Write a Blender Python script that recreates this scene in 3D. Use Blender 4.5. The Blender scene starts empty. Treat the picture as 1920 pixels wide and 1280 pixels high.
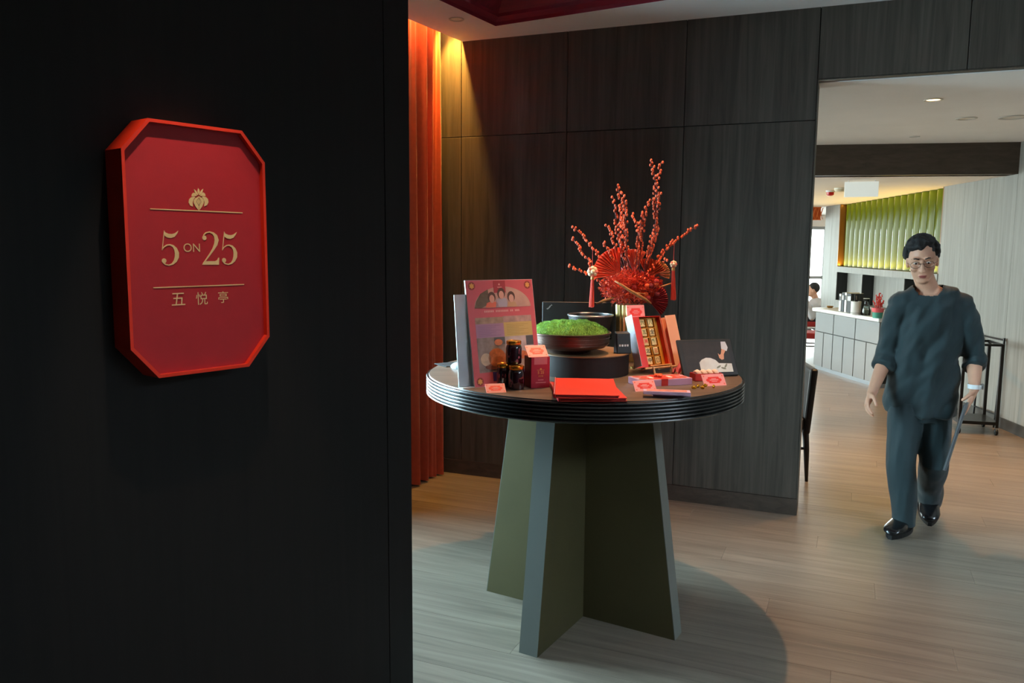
import bpy, bmesh, math, random
from mathutils import Vector, Matrix, noise
random.seed(7)
sc = bpy.context.scene
COL = sc.collection
PI = math.pi
R_ = math.radians

# ------------------------------------------------------------------ camera
F, CX, CY, H = 1500.0, 960.0, 640.0, 1.6
_u = Vector((100.0, 12660.0, F)).normalized()          # world up seen in camera axes
_f = Vector((0, 0, -1)); _f = (_f - _f.dot(_u) * _u).normalized()
_r = _f.cross(_u)
RC = Matrix((_r, _f, _u))                               # camera axes -> world axes
camd = bpy.data.cameras.new('camera')
camd.sensor_width = 36.0
camd.lens = 36.0 * F / 1920.0
camd.clip_start = 0.02
camo = bpy.data.objects.new('camera', camd)
COL.objects.link(camo)
camo.matrix_world = Matrix.Translation((0, 0, H)) @ RC.to_4x4()
sc.camera = camo

# ------------------------------------------------------------------ exposure, world, large lights
sc.view_settings.view_transform = 'Standard'
sc.view_settings.look = 'None'
sc.view_settings.gamma = 1.0
sc.view_settings.use_curve_mapping = False
sc.view_settings.exposure = 0.9
sc.cycles.use_denoising = True
sc.cycles.max_bounces = 8
sc.cycles.diffuse_bounces = 5
sc.cycles.transparent_max_bounces = 12
sc.cycles.caustics_reflective = False
sc.cycles.caustics_refractive = False
sc.cycles.sample_clamp_indirect = 4.0

world = bpy.data.worlds.new('world')
sc.world = world
world.use_nodes = True
wb = world.node_tree.nodes['Background']
wb.inputs[0].default_value = (0.68, 0.86, 1.0, 1)
wb.inputs[1].default_value = 25.0

def lin(c):
    return tuple(((v / 255.0) / 12.92 if v / 255.0 <= 0.04045 else ((v / 255.0 + 0.055) / 1.055) ** 2.4) for v in c)

def portal(loc, xdir, normal, w, h):
    d = bpy.data.lights.new('window_portal', 'AREA')
    d.shape = 'RECTANGLE'; d.size = w; d.size_y = h
    d.cycles.is_portal = True
    o = bpy.data.objects.new('window_portal', d)
    z = -Vector(normal).normalized(); x = Vector(xdir).normalized(); y = z.cross(x)
    m = Matrix((x, y, z)).transposed().to_4x4(); m.translation = loc
    o.matrix_world = m
    COL.objects.link(o)

def spot(name, loc, target, power, color, angle=70, blend=0.5, radius=0.03):
    d = bpy.data.lights.new(name, 'SPOT')
    d.energy = power; d.color = color; d.spot_size = R_(angle); d.spot_blend = blend; d.shadow_soft_size = radius
    o = bpy.data.objects.new(name, d)
    v = Vector(target) - Vector(loc)
    o.matrix_world = Matrix.Translation(loc) @ v.to_track_quat('-Z', 'Y').to_matrix().to_4x4()
    COL.objects.link(o)
    return o

WARM = (1.0, 0.62, 0.30)
AMBER = (1.0, 0.52, 0.16)

# ------------------------------------------------------------------ pixel helpers (photo 1920x1280)
def ray(x, y):
    return RC @ Vector(((x - CX) / F, -(y - CY) / F, -1.0))

def P(x, y, z=0.0):
    d = ray(x, y); t = (z - H) / d.z
    return Vector((0, 0, H)) + t * d

def PL(x, y, p0, n):
    d = ray(x, y); c = Vector((0, 0, H)); n = Vector(n)
    t = (Vector(p0) - c).dot(n) / d.dot(n)
    return c + t * d

def proj(p):
    c = RC.transposed() @ (Vector(p) - Vector((0, 0, H)))
    if c.z > -0.05: return None
    return (CX - F * c.x / c.z, CY + F * c.y / c.z)

def az(a): return Vector((math.sin(R_(a)), math.cos(R_(a)), 0))

# ------------------------------------------------------------------ materials
MATS = {}
def nodes_of(name):
    m = bpy.data.materials.new(name); m.use_nodes = True
    nt = m.node_tree; b = nt.nodes['Principled BSDF']
    return m, nt, b

def mat(name, rgb, rough=0.5, metal=0.0, var=0.0, vscale=6.0, bump=0.0, bscale=60.0, emit=None, estr=0.0, sheen=0.0, coat=0.0, spec=None):
    if name in MATS: return MATS[name]
    m, nt, b = nodes_of(name)
    c = lin(rgb)
    b.inputs['Base Color'].default_value = (*c, 1)
    b.inputs['Roughness'].default_value = rough
    b.inputs['Metallic'].default_value = metal
    if spec is not None: b.inputs['Specular IOR Level'].default_value = spec
    if sheen: b.inputs['Sheen Weight'].default_value = sheen
    if coat: b.inputs['Coat Weight'].default_value = coat; b.inputs['Coat Roughness'].default_value = 0.08
    tc = nt.nodes.new('ShaderNodeTexCoord')
    if var:
        n = nt.nodes.new('ShaderNodeTexNoise'); n.inputs['Scale'].default_value = vscale; n.inputs['Detail'].default_value = 4
        nt.links.new(tc.outputs['Object'], n.inputs['Vector'])
        r = nt.nodes.new('ShaderNodeValToRGB')
        r.color_ramp.elements[0].position = 0.3; r.color_ramp.elements[1].position = 0.7
        r.color_ramp.elements[0].color = (*[max(0, v * (1 - var)) for v in c], 1)
        r.color_ramp.elements[1].color = (*[min(1, v * (1 + var)) for v in c], 1)
        nt.links.new(n.outputs['Fac'], r.inputs['Fac']); nt.links.new(r.outputs['Color'], b.inputs['Base Color'])
    if bump:
        n2 = nt.nodes.new('ShaderNodeTexNoise'); n2.inputs['Scale'].default_value = bscale; n2.inputs['Detail'].default_value = 3
        nt.links.new(tc.outputs['Object'], n2.inputs['Vector'])
        bp = nt.nodes.new('ShaderNodeBump'); bp.inputs['Strength'].default_value = bump; bp.inputs['Distance'].default_value = 0.004
        nt.links.new(n2.outputs['Fac'], bp.inputs['Height']); nt.links.new(bp.outputs['Normal'], b.inputs['Normal'])
    if emit:
        b.inputs['Emission Color'].default_value = (*lin(emit), 1); b.inputs['Emission Strength'].default_value = estr
    MATS[name] = m
    return m

def wood(name, dark, light, rough=0.5, rot=(0, 0, 0), scale=(30, 30, 1.2), bump=0.15, spec=0.4, rnd=0.0, fine=1.0):
    """grain running along the axis that has the small scale, in (rotated) object space"""
    if name in MATS: return MATS[name]
    m, nt, b = nodes_of(name)
    tc = nt.nodes.new('ShaderNodeTexCoord'); mp = nt.nodes.new('ShaderNodeMapping')
    mp.inputs['Rotation'].default_value = rot; mp.inputs['Scale'].default_value = scale
    nt.links.new(tc.outputs['Object'], mp.inputs['Vector'])
    vec = mp.outputs['Vector']
    if rnd:
        oi = nt.nodes.new('ShaderNodeObjectInfo'); ad = nt.nodes.new('ShaderNodeVectorMath'); ad.operation = 'ADD'
        mu = nt.nodes.new('ShaderNodeMath'); mu.operation = 'MULTIPLY'; mu.inputs[1].default_value = 57.0
        nt.links.new(oi.outputs['Random'], mu.inputs[0]); nt.links.new(vec, ad.inputs[0]); nt.links.new(mu.outputs[0], ad.inputs[1])
        vec = ad.outputs[0]
    n = nt.nodes.new('ShaderNodeTexNoise'); n.inputs['Scale'].default_value = 1.0; n.inputs['Detail'].default_value = 8; n.inputs['Roughness'].default_value = 0.62; n.inputs['Distortion'].default_value = 0.7
    nt.links.new(vec, n.inputs['Vector'])
    r = nt.nodes.new('ShaderNodeValToRGB')
    r.color_ramp.elements[0].position = 0.32; r.color_ramp.elements[1].position = 0.68
    r.color_ramp.elements[0].color = (*lin(dark), 1); r.color_ramp.elements[1].color = (*lin(light), 1)
    nt.links.new(n.outputs['Fac'], r.inputs['Fac'])
    out = r.outputs['Color']
    if rnd:
        hs = nt.nodes.new('ShaderNodeHueSaturation')
        mr = nt.nodes.new('ShaderNodeMapRange'); mr.inputs['To Min'].default_value = 1 - rnd; mr.inputs['To Max'].default_value = 1 + rnd
        nt.links.new(oi.outputs['Random'], mr.inputs['Value']); nt.links.new(mr.outputs[0], hs.inputs['Value'])
        nt.links.new(out, hs.inputs['Color']); out = hs.outputs['Color']
    nt.links.new(out, b.inputs['Base Color'])
    b.inputs['Roughness'].default_value = rough
    b.inputs['Specular IOR Level'].default_value = spec
    if bump:
        bp = nt.nodes.new('ShaderNodeBump'); bp.inputs['Strength'].default_value = bump; bp.inputs['Distance'].default_value = 0.002
        nt.links.new(n.outputs['Fac'], bp.inputs['Height']); nt.links.new(bp.outputs['Normal'], b.inputs['Normal'])
    MATS[name] = m
    return m

def glass(name, tint=(235, 245, 245), ior=1.45, rough=0.02):
    """thin pane: see-through with a sheen"""
    if name in MATS: return MATS[name]
    m = bpy.data.materials.new(name); m.use_nodes = True; nt = m.node_tree
    nt.nodes.remove(nt.nodes['Principled BSDF']); o = nt.nodes['Material Output']
    t = nt.nodes.new('ShaderNodeBsdfTransparent'); t.inputs[0].default_value = (*lin(tint), 1)
    g = nt.nodes.new('ShaderNodeBsdfGlossy'); g.inputs['Roughness'].default_value = rough
    lw = nt.nodes.new('ShaderNodeFresnel'); lw.inputs['IOR'].default_value = ior
    mx = nt.nodes.new('ShaderNodeMixShader')
    nt.links.new(lw.outputs[0], mx.inputs[0]); nt.links.new(t.outputs[0], mx.inputs[1]); nt.links.new(g.outputs[0], mx.inputs[2])
    nt.links.new(mx.outputs[0], o.inputs[0])
    MATS[name] = m
    return m

# ------------------------------------------------------------------ mesh builder
class MB:
    def __init__(s, M=None): s.v = []; s.f = []; s.M = M
    def _add(s, vs, fs, M=None):
        b = len(s.v)
        for p in vs:
            p = Vector(p)
            if M is not None: p = M @ p
            if s.M is not None: p = s.M @ p
            s.v.append(p)
        s.f += [tuple(i + b for i in f) for f in fs]
        return s
    def box(s, x0, x1, y0, y1, z0, z1, M=None):
        return s._add([(x0, y0, z0), (x1, y0, z0), (x1, y1, z0), (x0, y1, z0), (x0, y0, z1), (x1, y0, z1), (x1, y1, z1), (x0, y1, z1)],
                      [(0, 3, 2, 1), (4, 5, 6, 7), (0, 1, 5, 4), (1, 2, 6, 5), (2, 3, 7, 6), (3, 0, 4, 7)], M)
    def hexa(s, a, b, M=None):
        """two quads (4 points each, same order) joined to a solid"""
        return s._add(list(a) + list(b), [(3, 2, 1, 0), (4, 5, 6, 7), (0, 1, 5, 4), (1, 2, 6, 5), (2, 3, 7, 6), (3, 0, 4, 7)], M)
    def prism(s, poly, y0, y1, M=None):
        """poly in x,z extruded along y"""
        n = len(poly)
        vs = [(x, y0, z) for x, z in poly] + [(x, y1, z) for x, z in poly]
        fs = [tuple(range(n)), tuple(range(2 * n - 1, n - 1, -1))] + [(i, i + n, (i + 1) % n + n, (i + 1) % n) for i in range(n)]
        return s._add(vs, fs, M)
    def lathe(s, prof, n=32, M=None, cap=True):
        """prof: list of (r,z)"""
        vs = []; fs = []
        for r, z in prof:
            for k in range(n):
                a = 2 * PI * k / n; vs.append((r * math.cos(a), r * math.sin(a), z))
        for i in range(len(prof) - 1):
            for k in range(n):
                k2 = (k + 1) % n
                fs.append((i * n + k, i * n + k2, (i + 1) * n + k2, (i + 1) * n + k))
        if cap:
            if prof[0][0] > 1e-6: fs.append(tuple(range(n - 1, -1, -1)))
            if prof[-1][0] > 1e-6: fs.append(tuple((len(prof) - 1) * n + k for k in range(n)))
        return s._add(vs, fs, M)
    def tube(s, path, rad, n=8, M=None):
        pts = [Vector(p) for p in path]
        rads = rad if isinstance(rad, (list, tuple)) else [rad] * len(pts)
        vs = []; fs = []; up = None
        for i, p in enumerate(pts):
            t = (pts[min(i + 1, len(pts) - 1)] - pts[max(i - 1, 0)]).normalized()
            if up is None:
                up = Vector((0, 0, 1)) if abs(t.z) < 0.9 else Vector((1, 0, 0))
            a = t.cross(up).normalized(); up = a.cross(t).normalized()
            for k in range(n):
                th = 2 * PI * k / n
                vs.append(p + rads[i] * (math.cos(th) * a + math.sin(th) * up))
        for i in range(len(pts) - 1):
            for k in range(n):
                k2 = (k + 1) % n
                fs.append((i * n + k, i * n + k2, (i + 1) * n + k2, (i + 1) * n + k))
        fs.append(tuple(range(n - 1, -1, -1))); fs.append(tuple((len(pts) - 1) * n + k for k in range(n)))
        return s._add(vs, fs, M)
    def ball(s, c, r, seg=12, rings=8, M=None):
        if not isinstance(r, (tuple, list)): r = (r, r, r)
        c = Vector(c); vs = [c + Vector((0, 0, -r[2]))]; fs = []
        for i in range(1, rings):
            ph = -PI / 2 + PI * i / rings
            for k in range(seg):
                a = 2 * PI * k / seg
                vs.append(c + Vector((r[0] * math.cos(ph) * math.cos(a), r[1] * math.cos(ph) * math.sin(a), r[2] * math.sin(ph))))
        vs.append(c + Vector((0, 0, r[2])))
        for k in range(seg): fs.append((0, 1 + (k + 1) % seg, 1 + k))
        for i in range(rings - 2):
            for k in range(seg):
                a = 1 + i * seg + k; b = 1 + i * seg + (k + 1) % seg
                fs.append((a, b, b + seg, a + seg))
        t = len(vs) - 1; o = 1 + (rings - 2) * seg
        for k in range(seg): fs.append((o + k, o + (k + 1) % seg, t))
        return s._add(vs, fs, M)
    def loft(s, rings, M=None, cap=True):
        n = len(rings[0]); vs = [p for r in rings for p in r]; fs = []
        for i in range(len(rings) - 1):
            for k in range(n):
                k2 = (k + 1) % n
                fs.append((i * n + k, i * n + k2, (i + 1) * n + k2, (i + 1) * n + k))
        if cap:
            fs.append(tuple(range(n - 1, -1, -1))); fs.append(tuple((len(rings) - 1) * n + k for k in range(n)))
        return s._add(vs, fs, M)
    def chain(s, pr, n=14, M=None):
        """sphere-swept chain of (point, radius)"""
        for i, (p, r) in enumerate(pr):
            s.ball(p, r, n, 8, M)
            if i:
                s.tube([pr[i - 1][0], p], [pr[i - 1][1], r], n, M)
        return s
    def ribbon(s, pts, y, M=None):
        """flat stroke in the x,z plane: pts (x,z,width)"""
        L = []; Rr = []
        for i, (x, z, w) in enumerate(pts):
            a = pts[max(i - 1, 0)]; b = pts[min(i + 1, len(pts) - 1)]
            t = Vector((b[0] - a[0], b[1] - a[1])).normalized(); n = Vector((-t.y, t.x))
            L.append((x + n.x * w / 2, y, z + n.y * w / 2)); Rr.append((x - n.x * w / 2, y, z - n.y * w / 2))
        k = len(pts)
        return s._add(L + Rr, [(i, i + 1, k + i + 1, k + i) for i in range(k - 1)], M)
    def mesh(s, name):
        me = bpy.data.meshes.new(name); me.from_pydata([tuple(v) for v in s.v], [], s.f)
        bm = bmesh.new(); bm.from_mesh(me); bmesh.ops.recalc_face_normals(bm, faces=bm.faces); bm.to_mesh(me); bm.free()
        me.update(); return me
    def build(s, name, m, parent=None, smooth=False, bevel=0.0, seg=2):
        me = s.mesh(name)
        if m: me.materials.append(m)
        o = bpy.data.objects.new(name, me); COL.objects.link(o)
        if parent: o.parent = parent
        if smooth: shade(me, smooth)
        if bevel:
            md = o.modifiers.new('bevel', 'BEVEL'); md.width = bevel; md.segments = seg; md.limit_method = 'ANGLE'; md.angle_limit = R_(40)
        return o

def shade(me, ang=True):
    me.polygons.foreach_set('use_smooth', [True] * len(me.polygons))
    if ang is not True:
        try: me.set_sharp_from_angle(angle=R_(ang))
        except Exception: pass

def tag(o, label, cat, group=None):
    o['label'] = label; o['category'] = cat
    if group: o['group'] = group
    return o

def thing(name, label, cat, loc=(0, 0, 0), rotz=0.0, group=None):
    o = bpy.data.objects.new(name, None); COL.objects.link(o)
    o.empty_display_size = 0.05
    o.location = loc; o.rotation_euler = (0, 0, rotz)
    return tag(o, label, cat, group)

def struct(o):
    o['kind'] = 'structure'; return o

def inst(src, name, parent, M=None):
    o = bpy.data.objects.new(name, src.data); COL.objects.link(o); o.parent = parent
    if M is not None: o.matrix_local = M
    return o

def wallM(o, d, up=Vector((0, 0, 1))):
    """local x along d, y = away from the viewer side (d rotated +90), z up"""
    d = Vector(d).normalized(); y = up.cross(d)
    m = Matrix((d, y, up)).transposed().to_4x4(); m.translation = o
    return m

def remeshed(mb, voxel, smooth_it=4, factor=0.5):
    me = mb.mesh('tmp'); o = bpy.data.objects.new('tmp', me); COL.objects.link(o)
    r = o.modifiers.new('r', 'REMESH'); r.mode = 'VOXEL'; r.voxel_size = voxel; r.use_smooth_shade = True
    if smooth_it:
        s = o.modifiers.new('s', 'SMOOTH'); s.factor = factor; s.iterations = smooth_it
    bpy.context.view_layer.update()
    dg = bpy.context.evaluated_depsgraph_get()
    out = bpy.data.meshes.new_from_object(o.evaluated_get(dg))
    bpy.data.objects.remove(o); bpy.data.meshes.remove(me)
    return out

def meshobj(name, me, m, parent=None):
    me.name = name; me.materials.clear(); me.materials.append(m)
    shade(me)
    o = bpy.data.objects.new(name, me); COL.objects.link(o)
    if parent: o.parent = parent
    return o

def text_mesh(body, size, offset=0.0, depth=0.0, align='CENTER'):
    c = bpy.data.curves.new('t', 'FONT'); c.body = body; c.size = size; c.align_x = align; c.align_y = 'CENTER'
    c.offset = offset; c.extrude = depth
    o = bpy.data.objects.new('t', c); COL.objects.link(o)
    bpy.context.view_layer.update()
    dg = bpy.context.evaluated_depsgraph_get()
    me = bpy.data.meshes.new_from_object(o.evaluated_get(dg))
    bpy.data.objects.remove(o); bpy.data.curves.remove(c)
    return me

# ================================================================== STRUCTURE
CZ = 2.95        # ceiling of the entrance room
DZ = 2.545       # ceiling of the dining room before its beam
LZ = 2.27        # lower dining ceiling
W0 = P(840, 885); dW = az(111.84)
MW = wallM(W0, dW)                                # x along the wall, y behind it
S_OPEN, S_END = 2.34, 4.75
S_J2 = 4.45
LINT = 2.556

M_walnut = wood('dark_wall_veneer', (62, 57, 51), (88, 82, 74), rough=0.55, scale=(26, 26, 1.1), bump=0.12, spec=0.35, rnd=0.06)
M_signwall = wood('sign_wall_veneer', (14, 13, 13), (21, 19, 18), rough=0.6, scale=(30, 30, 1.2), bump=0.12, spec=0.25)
M_groove = mat('panel_joint', (14, 13, 12), 0.8)
M_white = mat('ceiling_paint', (245, 245, 243), 0.85, var=0.02, vscale=3)
M_cream = mat('warm_ceiling_paint', (236, 226, 216), 0.85, var=0.02, vscale=3)
M_grey = wood('pale_ash_veneer', (128, 127, 122), (150, 149, 144), rough=0.6, scale=(22, 22, 1.0), bump=0.08, spec=0.3, rnd=0.03)
M_darkceil = mat('dark_lobby_paint', (52, 48, 46), 0.8)
M_frame = mat('bronze_window_frame', (58, 56, 54), 0.4, metal=0.6)
M_glass = glass('window_glass')
M_glass2 = glass('daylight_dimming_glass', (202, 199, 192))  # grey tint added to dim the daylight entering the dining room

# --- floor: a screed with separate oak planks
M_oak = wood('grey_oak_plank', (106, 97, 86), (138, 127, 113), rough=0.28, scale=(1.3, 24, 24), bump=0.10, spec=0.5, rnd=0.07)
fl = struct(MB().box(-6, 10, -4, 18, -0.12, -0.012).build('floor', mat('floor_joint', (60, 52, 44), 0.8)))
pd = az(113.0); PLW, PLL = 0.19, 1.9
MP = wallM(Vector((0, 3, 0)), pd)
plank_me = MB().box(0.0006, PLL - 0.0006, 0.0006, PLW - 0.0006, -0.012, 0).mesh('plank')
plank_me.materials.append(M_oak)
far = MB()
npl = 0
cand = []
for j in range(-32, 66):
    for i in range(-6, 7):
        x0 = i * PLL + ((j * 0.618) % 1.0) * PLL; y0 = j * PLW
        c = MP @ Vector((x0 + PLL / 2, y0 + PLW / 2, 0))
        if not (-4.3 < c.x < 8.6 and -2.6 < c.y < 16.5): continue
        vis = False
        for u in (0, 0.25, 0.5, 0.75, 1):
            q = proj(MP @ Vector((x0 + u * PLL, y0 + PLW / 2, 0)))
            if q and -60 < q[0] < 1980 and 500 < q[1] < 1320: vis = True
        cand.append(((c.xy).length if vis else 999 + c.y, x0, y0))
cand.sort()
for k, (d, x0, y0) in enumerate(cand):
    M = MP @ Matrix.Translation((x0, y0, 0))
    if k < 290 and d < 900:
        o = bpy.data.objects.new('plank', plank_me); COL.objects.link(o); o.parent = fl; o.matrix_local = M
    else:
        far.box(0.0006, PLL - 0.0006, 0.0006, PLW - 0.0006, -0.012, 0, M)
fo = far.build('plank_field', wood('grey_oak_field', (106, 97, 86), (138, 127, 113), rough=0.28, rot=(0, 0, R_(23)), scale=(1.3, 24, 24), bump=0.1, spec=0.5), fl)
fo['kind'] = 'stuff'

# --- back wall of dark veneer panels with the wide opening
wb_ = MB(MW)
wb_.box(-1.2, S_OPEN, 0.02, 0.22, 0, 3.3)
wb_.box(S_OPEN, S_J2, 0.02, 0.06, LINT, 3.3)
wb_.box(S_J2, 6.2, 0.02, 0.22, 0, 3.3)
wall_back = struct(wb_.build('wall_back', M_groove))
seams = [-0.641, 0.104, 0.849, 1.594, S_OPEN]
g = 0.0022
def wpanel(x0, x1, z0, z1, y0=0.0, y1=0.02, m=M_walnut, parent=wall_back, M=MW, name='panel'):
    o = MB().box(0, x1 - x0 - 2 * g, y0, y1, 0, z1 - z0 - 2 * g).build(name, m, parent, bevel=0.0012, seg=1)
    o.matrix_local = M @ Matrix.Translation((x0 + g, 0, z0 + g)); return o
for a, b in zip(seams[:-1], seams[1:]):
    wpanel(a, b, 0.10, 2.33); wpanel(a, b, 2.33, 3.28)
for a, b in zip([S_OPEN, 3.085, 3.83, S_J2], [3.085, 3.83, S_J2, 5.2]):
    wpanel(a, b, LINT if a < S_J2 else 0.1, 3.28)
struct(MB(MW).box(-0.64, S_OPEN, -0.004, 0.02, 0, 0.10).build('baseboard_back', wood('dark_baseboard', (58, 50, 44), (78, 68, 60), rough=0.5, scale=(1.2, 26, 26)), None))
# reveal of the opening: thin veneered lining
struct(MB(MW).box(S_OPEN, S_OPEN + 0.006, 0.0, 0.22, 0, LINT).build('trim_1', M_walnut))
struct(MB(MW).box(S_OPEN, S_J2, 0.0, 0.06, LINT - 0.006, LINT).build('trim_2', M_walnut))

# --- curtained window wall of the entrance room (az 28.5), running towards the camera from the back wall
dL = az(29.0)
E1 = P(867, 78, CZ)                                  # corner where the ceiling edge meets the back wall
nL = Vector((-dL.y, dL.x, 0))                         # towards the window
FW0 = E1 + nL * 0.34; FW0.z = 0
ML = wallM(FW0, -dL)                                  # x runs back towards the camera; y -> into the room is +y? 
# with d=-dL, y = up x d points to the room side's opposite; check sign
yl = Vector((0, 0, 1)).cross(-dL)
SGN = 1 if yl.dot(nL) > 0 else -1                     # +: y points outdoors
def lbox(mb, x0, x1, y0, y1, z0, z1):
    a, b = sorted((y0 * SGN, y1 * SGN)); return mb.box(x0, x1, a, b, z0, z1)
WX0, WX1 = 0.75, 2.65
WT = 2.5
lw = MB(ML)
lbox(lw, -0.5, WX0, 0, 0.2, 0, 3.3); lbox(lw, WX1, 5.2, 0, 0.2, 0, 3.3); lbox(lw, WX0, WX1, 0, 0.2, WT, 3.3); lbox(lw, WX0, WX1, 0, 0.2, 0, 0.12)
struct(lw.build('wall_left', mat('left_wall_paint', (120, 112, 104), 0.8)))
w1 = MB(ML)
for k in range(4):
    x = WX0 + (WX1 - WX0 - 0.05) * k / 3; lbox(w1, x, x + 0.05, 0.06, 0.12, 0.12, WT)
lbox(w1, WX0, WX1, 0.06, 0.12, 0.12, 0.17); lbox(w1, WX0, WX1, 0.06, 0.12, WT - 0.05, WT)
win1 = struct(w1.build('window_1', M_frame))
for k in range(3):
    x = WX0 + (WX1 - WX0 - 0.05) * k / 3
    lbox(MB(ML), x + 0.05, x + (WX1 - WX0 - 0.05) / 3, 0.088, 0.092, 0.17, WT - 0.05).build('pane', M_glass, win1)
portal(ML @ Vector(((WX0 + WX1) / 2, 0.15 * SGN, 1.31)), dL, -nL, WX1 - WX0, 2.36)

# --- the wall that carries the sign
dS = az(38.0)
nS = Vector((dS.y, -dS.x, 0))                         # towards the camera side
_r0 = ray(370, 460); SP0 = Vector((0, 0, H)) + _r0 * (2.1 / math.hypot(_r0.x, _r0.y))   # point on the sign's front rim plane
SIGN_D = 0.075
SW0 = SP0 - nS * (SIGN_D + 0.004); SW0.z = 0
MS = wallM(SW0, dS)                                   # y points away from camera side (into the wall)
edge = PL(771, 640, SW0, nS); s_edge = (edge - SW0).dot(dS)
sj = (PL(729, 1000, SW0, nS) - SW0).dot(dS)
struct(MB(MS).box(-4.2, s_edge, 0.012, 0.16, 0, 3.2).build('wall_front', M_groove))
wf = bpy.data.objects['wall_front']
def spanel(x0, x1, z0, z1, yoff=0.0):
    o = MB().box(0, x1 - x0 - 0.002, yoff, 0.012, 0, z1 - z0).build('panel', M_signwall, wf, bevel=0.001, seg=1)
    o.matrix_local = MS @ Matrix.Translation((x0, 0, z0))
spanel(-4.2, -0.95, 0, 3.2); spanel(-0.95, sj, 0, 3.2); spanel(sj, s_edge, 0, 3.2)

# --- the rest of the entrance room's shell (seen only by the light)
M_lobby = mat('lobby_wall', (26, 23, 21), 0.75)
shell = MB()
def seg(mb, a, b, th, z0, z1):
    a = Vector((a[0], a[1], 0)); b = Vector((b[0], b[1], 0)); mb.box(0, (b - a).length, 0, th, z0, z1, wallM(a, b - a))
sA = SW0 + dS * (-4.2)
seg(shell, (sA.x - 0.1, sA.y), (4.4, sA.y), -0.15, 0, 3.2)
struct(shell.build('wall_lobby', M_lobby))
shr = MB(); j2 = MW @ Vector((5.0, 0, 0)); seg(shr, (4.4, sA.y), (j2.x, j2.y), -0.15, 0, 3.2)
struct(shr.build('wall_right', M_lobby))
nook = MB(); e = ML @ Vector((5.0, 0, 0)); q = MS @ Vector((-2.6, 0.1, 0)); seg(nook, (e.x, e.y), (q.x, q.y), -0.1, 0, 3.2)
struct(nook.build('wall_nook', M_lobby))

# --- ceiling with curtain pocket and a dark red coffer
C0 = P(929, 47, CZ)                                   # visible corner of the coffer
cu = az(119.6); cv = -az(30.6)
MC = Matrix((cu, cv, Vector((0, 0, 1)))).transposed().to_4x4(); MC.translation = C0
CUW, CVW = 3.0, 2.1
ceil = MB()
ced = MB()
# strips round the coffer, cut along the pocket edge: work with polygons in world xy
def slab(mb, pts, z0, z1):
    n = len(pts); vs = [(p[0], p[1], z0) for p in pts] + [(p[0], p[1], z1) for p in pts]
    mb._add(vs, [tuple(range(n - 1, -1, -1)), tuple(range(n, 2 * n))] + [(i, (i + 1) % n, (i + 1) % n + n, i + n) for i in range(n)])
def cw(u, v): p = MC @ Vector((u, v, 0)); return (p.x, p.y)
eA = E1 + dL * 0.15; eB = E1 - dL * 6.5
slab(ceil, [(eA.x, eA.y), cw(0, 0), cw(0, CVW), (eB.x, eB.y)], CZ, CZ + 0.06)      # along the curtain pocket
slab(ceil, [(eA.x, eA.y), cw(5.2, -0.9), cw(5.2, 0), cw(0, 0)], CZ, CZ + 0.06)        # along the back wall
slab(ceil, [cw(CUW, 0), cw(5.2, 0), cw(5.2, CVW), cw(CUW, CVW)], CZ, CZ + 0.06)
slab(ceil, [cw(0, CVW), cw(5.6, CVW), cw(5.6, 8.5), (eB.x, eB.y)], CZ, CZ + 0.06)
struct(ceil.build('ceiling', M_white))
pocket = MB()                                          # roof and fascia of the curtain pocket
pk = wallM(E1, -dL)
def pbox(mb, x0, x1, y0, y1, z0, z1):
    a, b = sorted((y0 * SGN, y1 * SGN)); mb.box(x0, x1, a, b, z0, z1, pk)
pbox(pocket, -0.3, 6.5, -0.02, 0.55, 0.24, 0.30); pbox(pocket, -0.3, 6.5, -0.02, 0.0, 0.06, 0.24)
struct(pocket.build('ceiling_pocket', M_white))
M_cof = wood('coffer_red_lacquer', (104, 28, 40), (140, 42, 56), rough=0.45, scale=(1.2, 18, 18), bump=0.2)
M_cof2 = mat('coffer_red_moulding', (140, 40, 56), 0.4, var=0.06)
cofr = thing('ceiling_coffer', 'dark red lacquered coffer recessed in the white ceiling', 'coffer', (0, 0, 0))
cofr.matrix_world = MC
def ring(mb, o0, o1, z0, z1):
    """sloping frame from inset o0 at z0 to inset o1 at z1"""
    a = [(o0, o0, z0), (CUW - o0, o0, z0), (CUW - o0, CVW - o0, z0), (o0, CVW - o0, z0)]
    b = [(o1, o1, z1), (CUW - o1, o1, z1), (CUW - o1, CVW - o1, z1), (o1, CVW - o1, z1)]
    mb._add(a + b, [(i, (i + 1) % 4, (i + 1) % 4 + 4, i + 4) for i in range(4)])
r1 = MB(); ring(r1, 0.0, 0.0, -0.006, 0.015); ring(r1, 0.0, 0.05, 0.015, 0.03); ring(r1, 0.05, 0.05, 0.03, 0.05)
r1.build('lower_moulding', M_cof2, cofr)
r2 = MB(); ring(r2, 0.05, 0.13, 0.05, 0.115); ring(r2, 0.13, 0.13, 0.115, 0.14)
r2.build('upper_moulding', M_cof, cofr)
MB().box(0.0, CUW, 0.0, CVW, 0.185, 0.21).build('coffer_roof', M_cof, cofr)
ns = 14
for k in range(ns):
    v = 0.13 + (CVW - 0.26) * k / ns
    MB().box(0.13, CUW - 0.13, v + 0.012, v + (CVW - 0.26) / ns - 0.012, 0.14, 0.185).build('slat', M_cof, cofr, bevel=0.006, seg=1)
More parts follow.
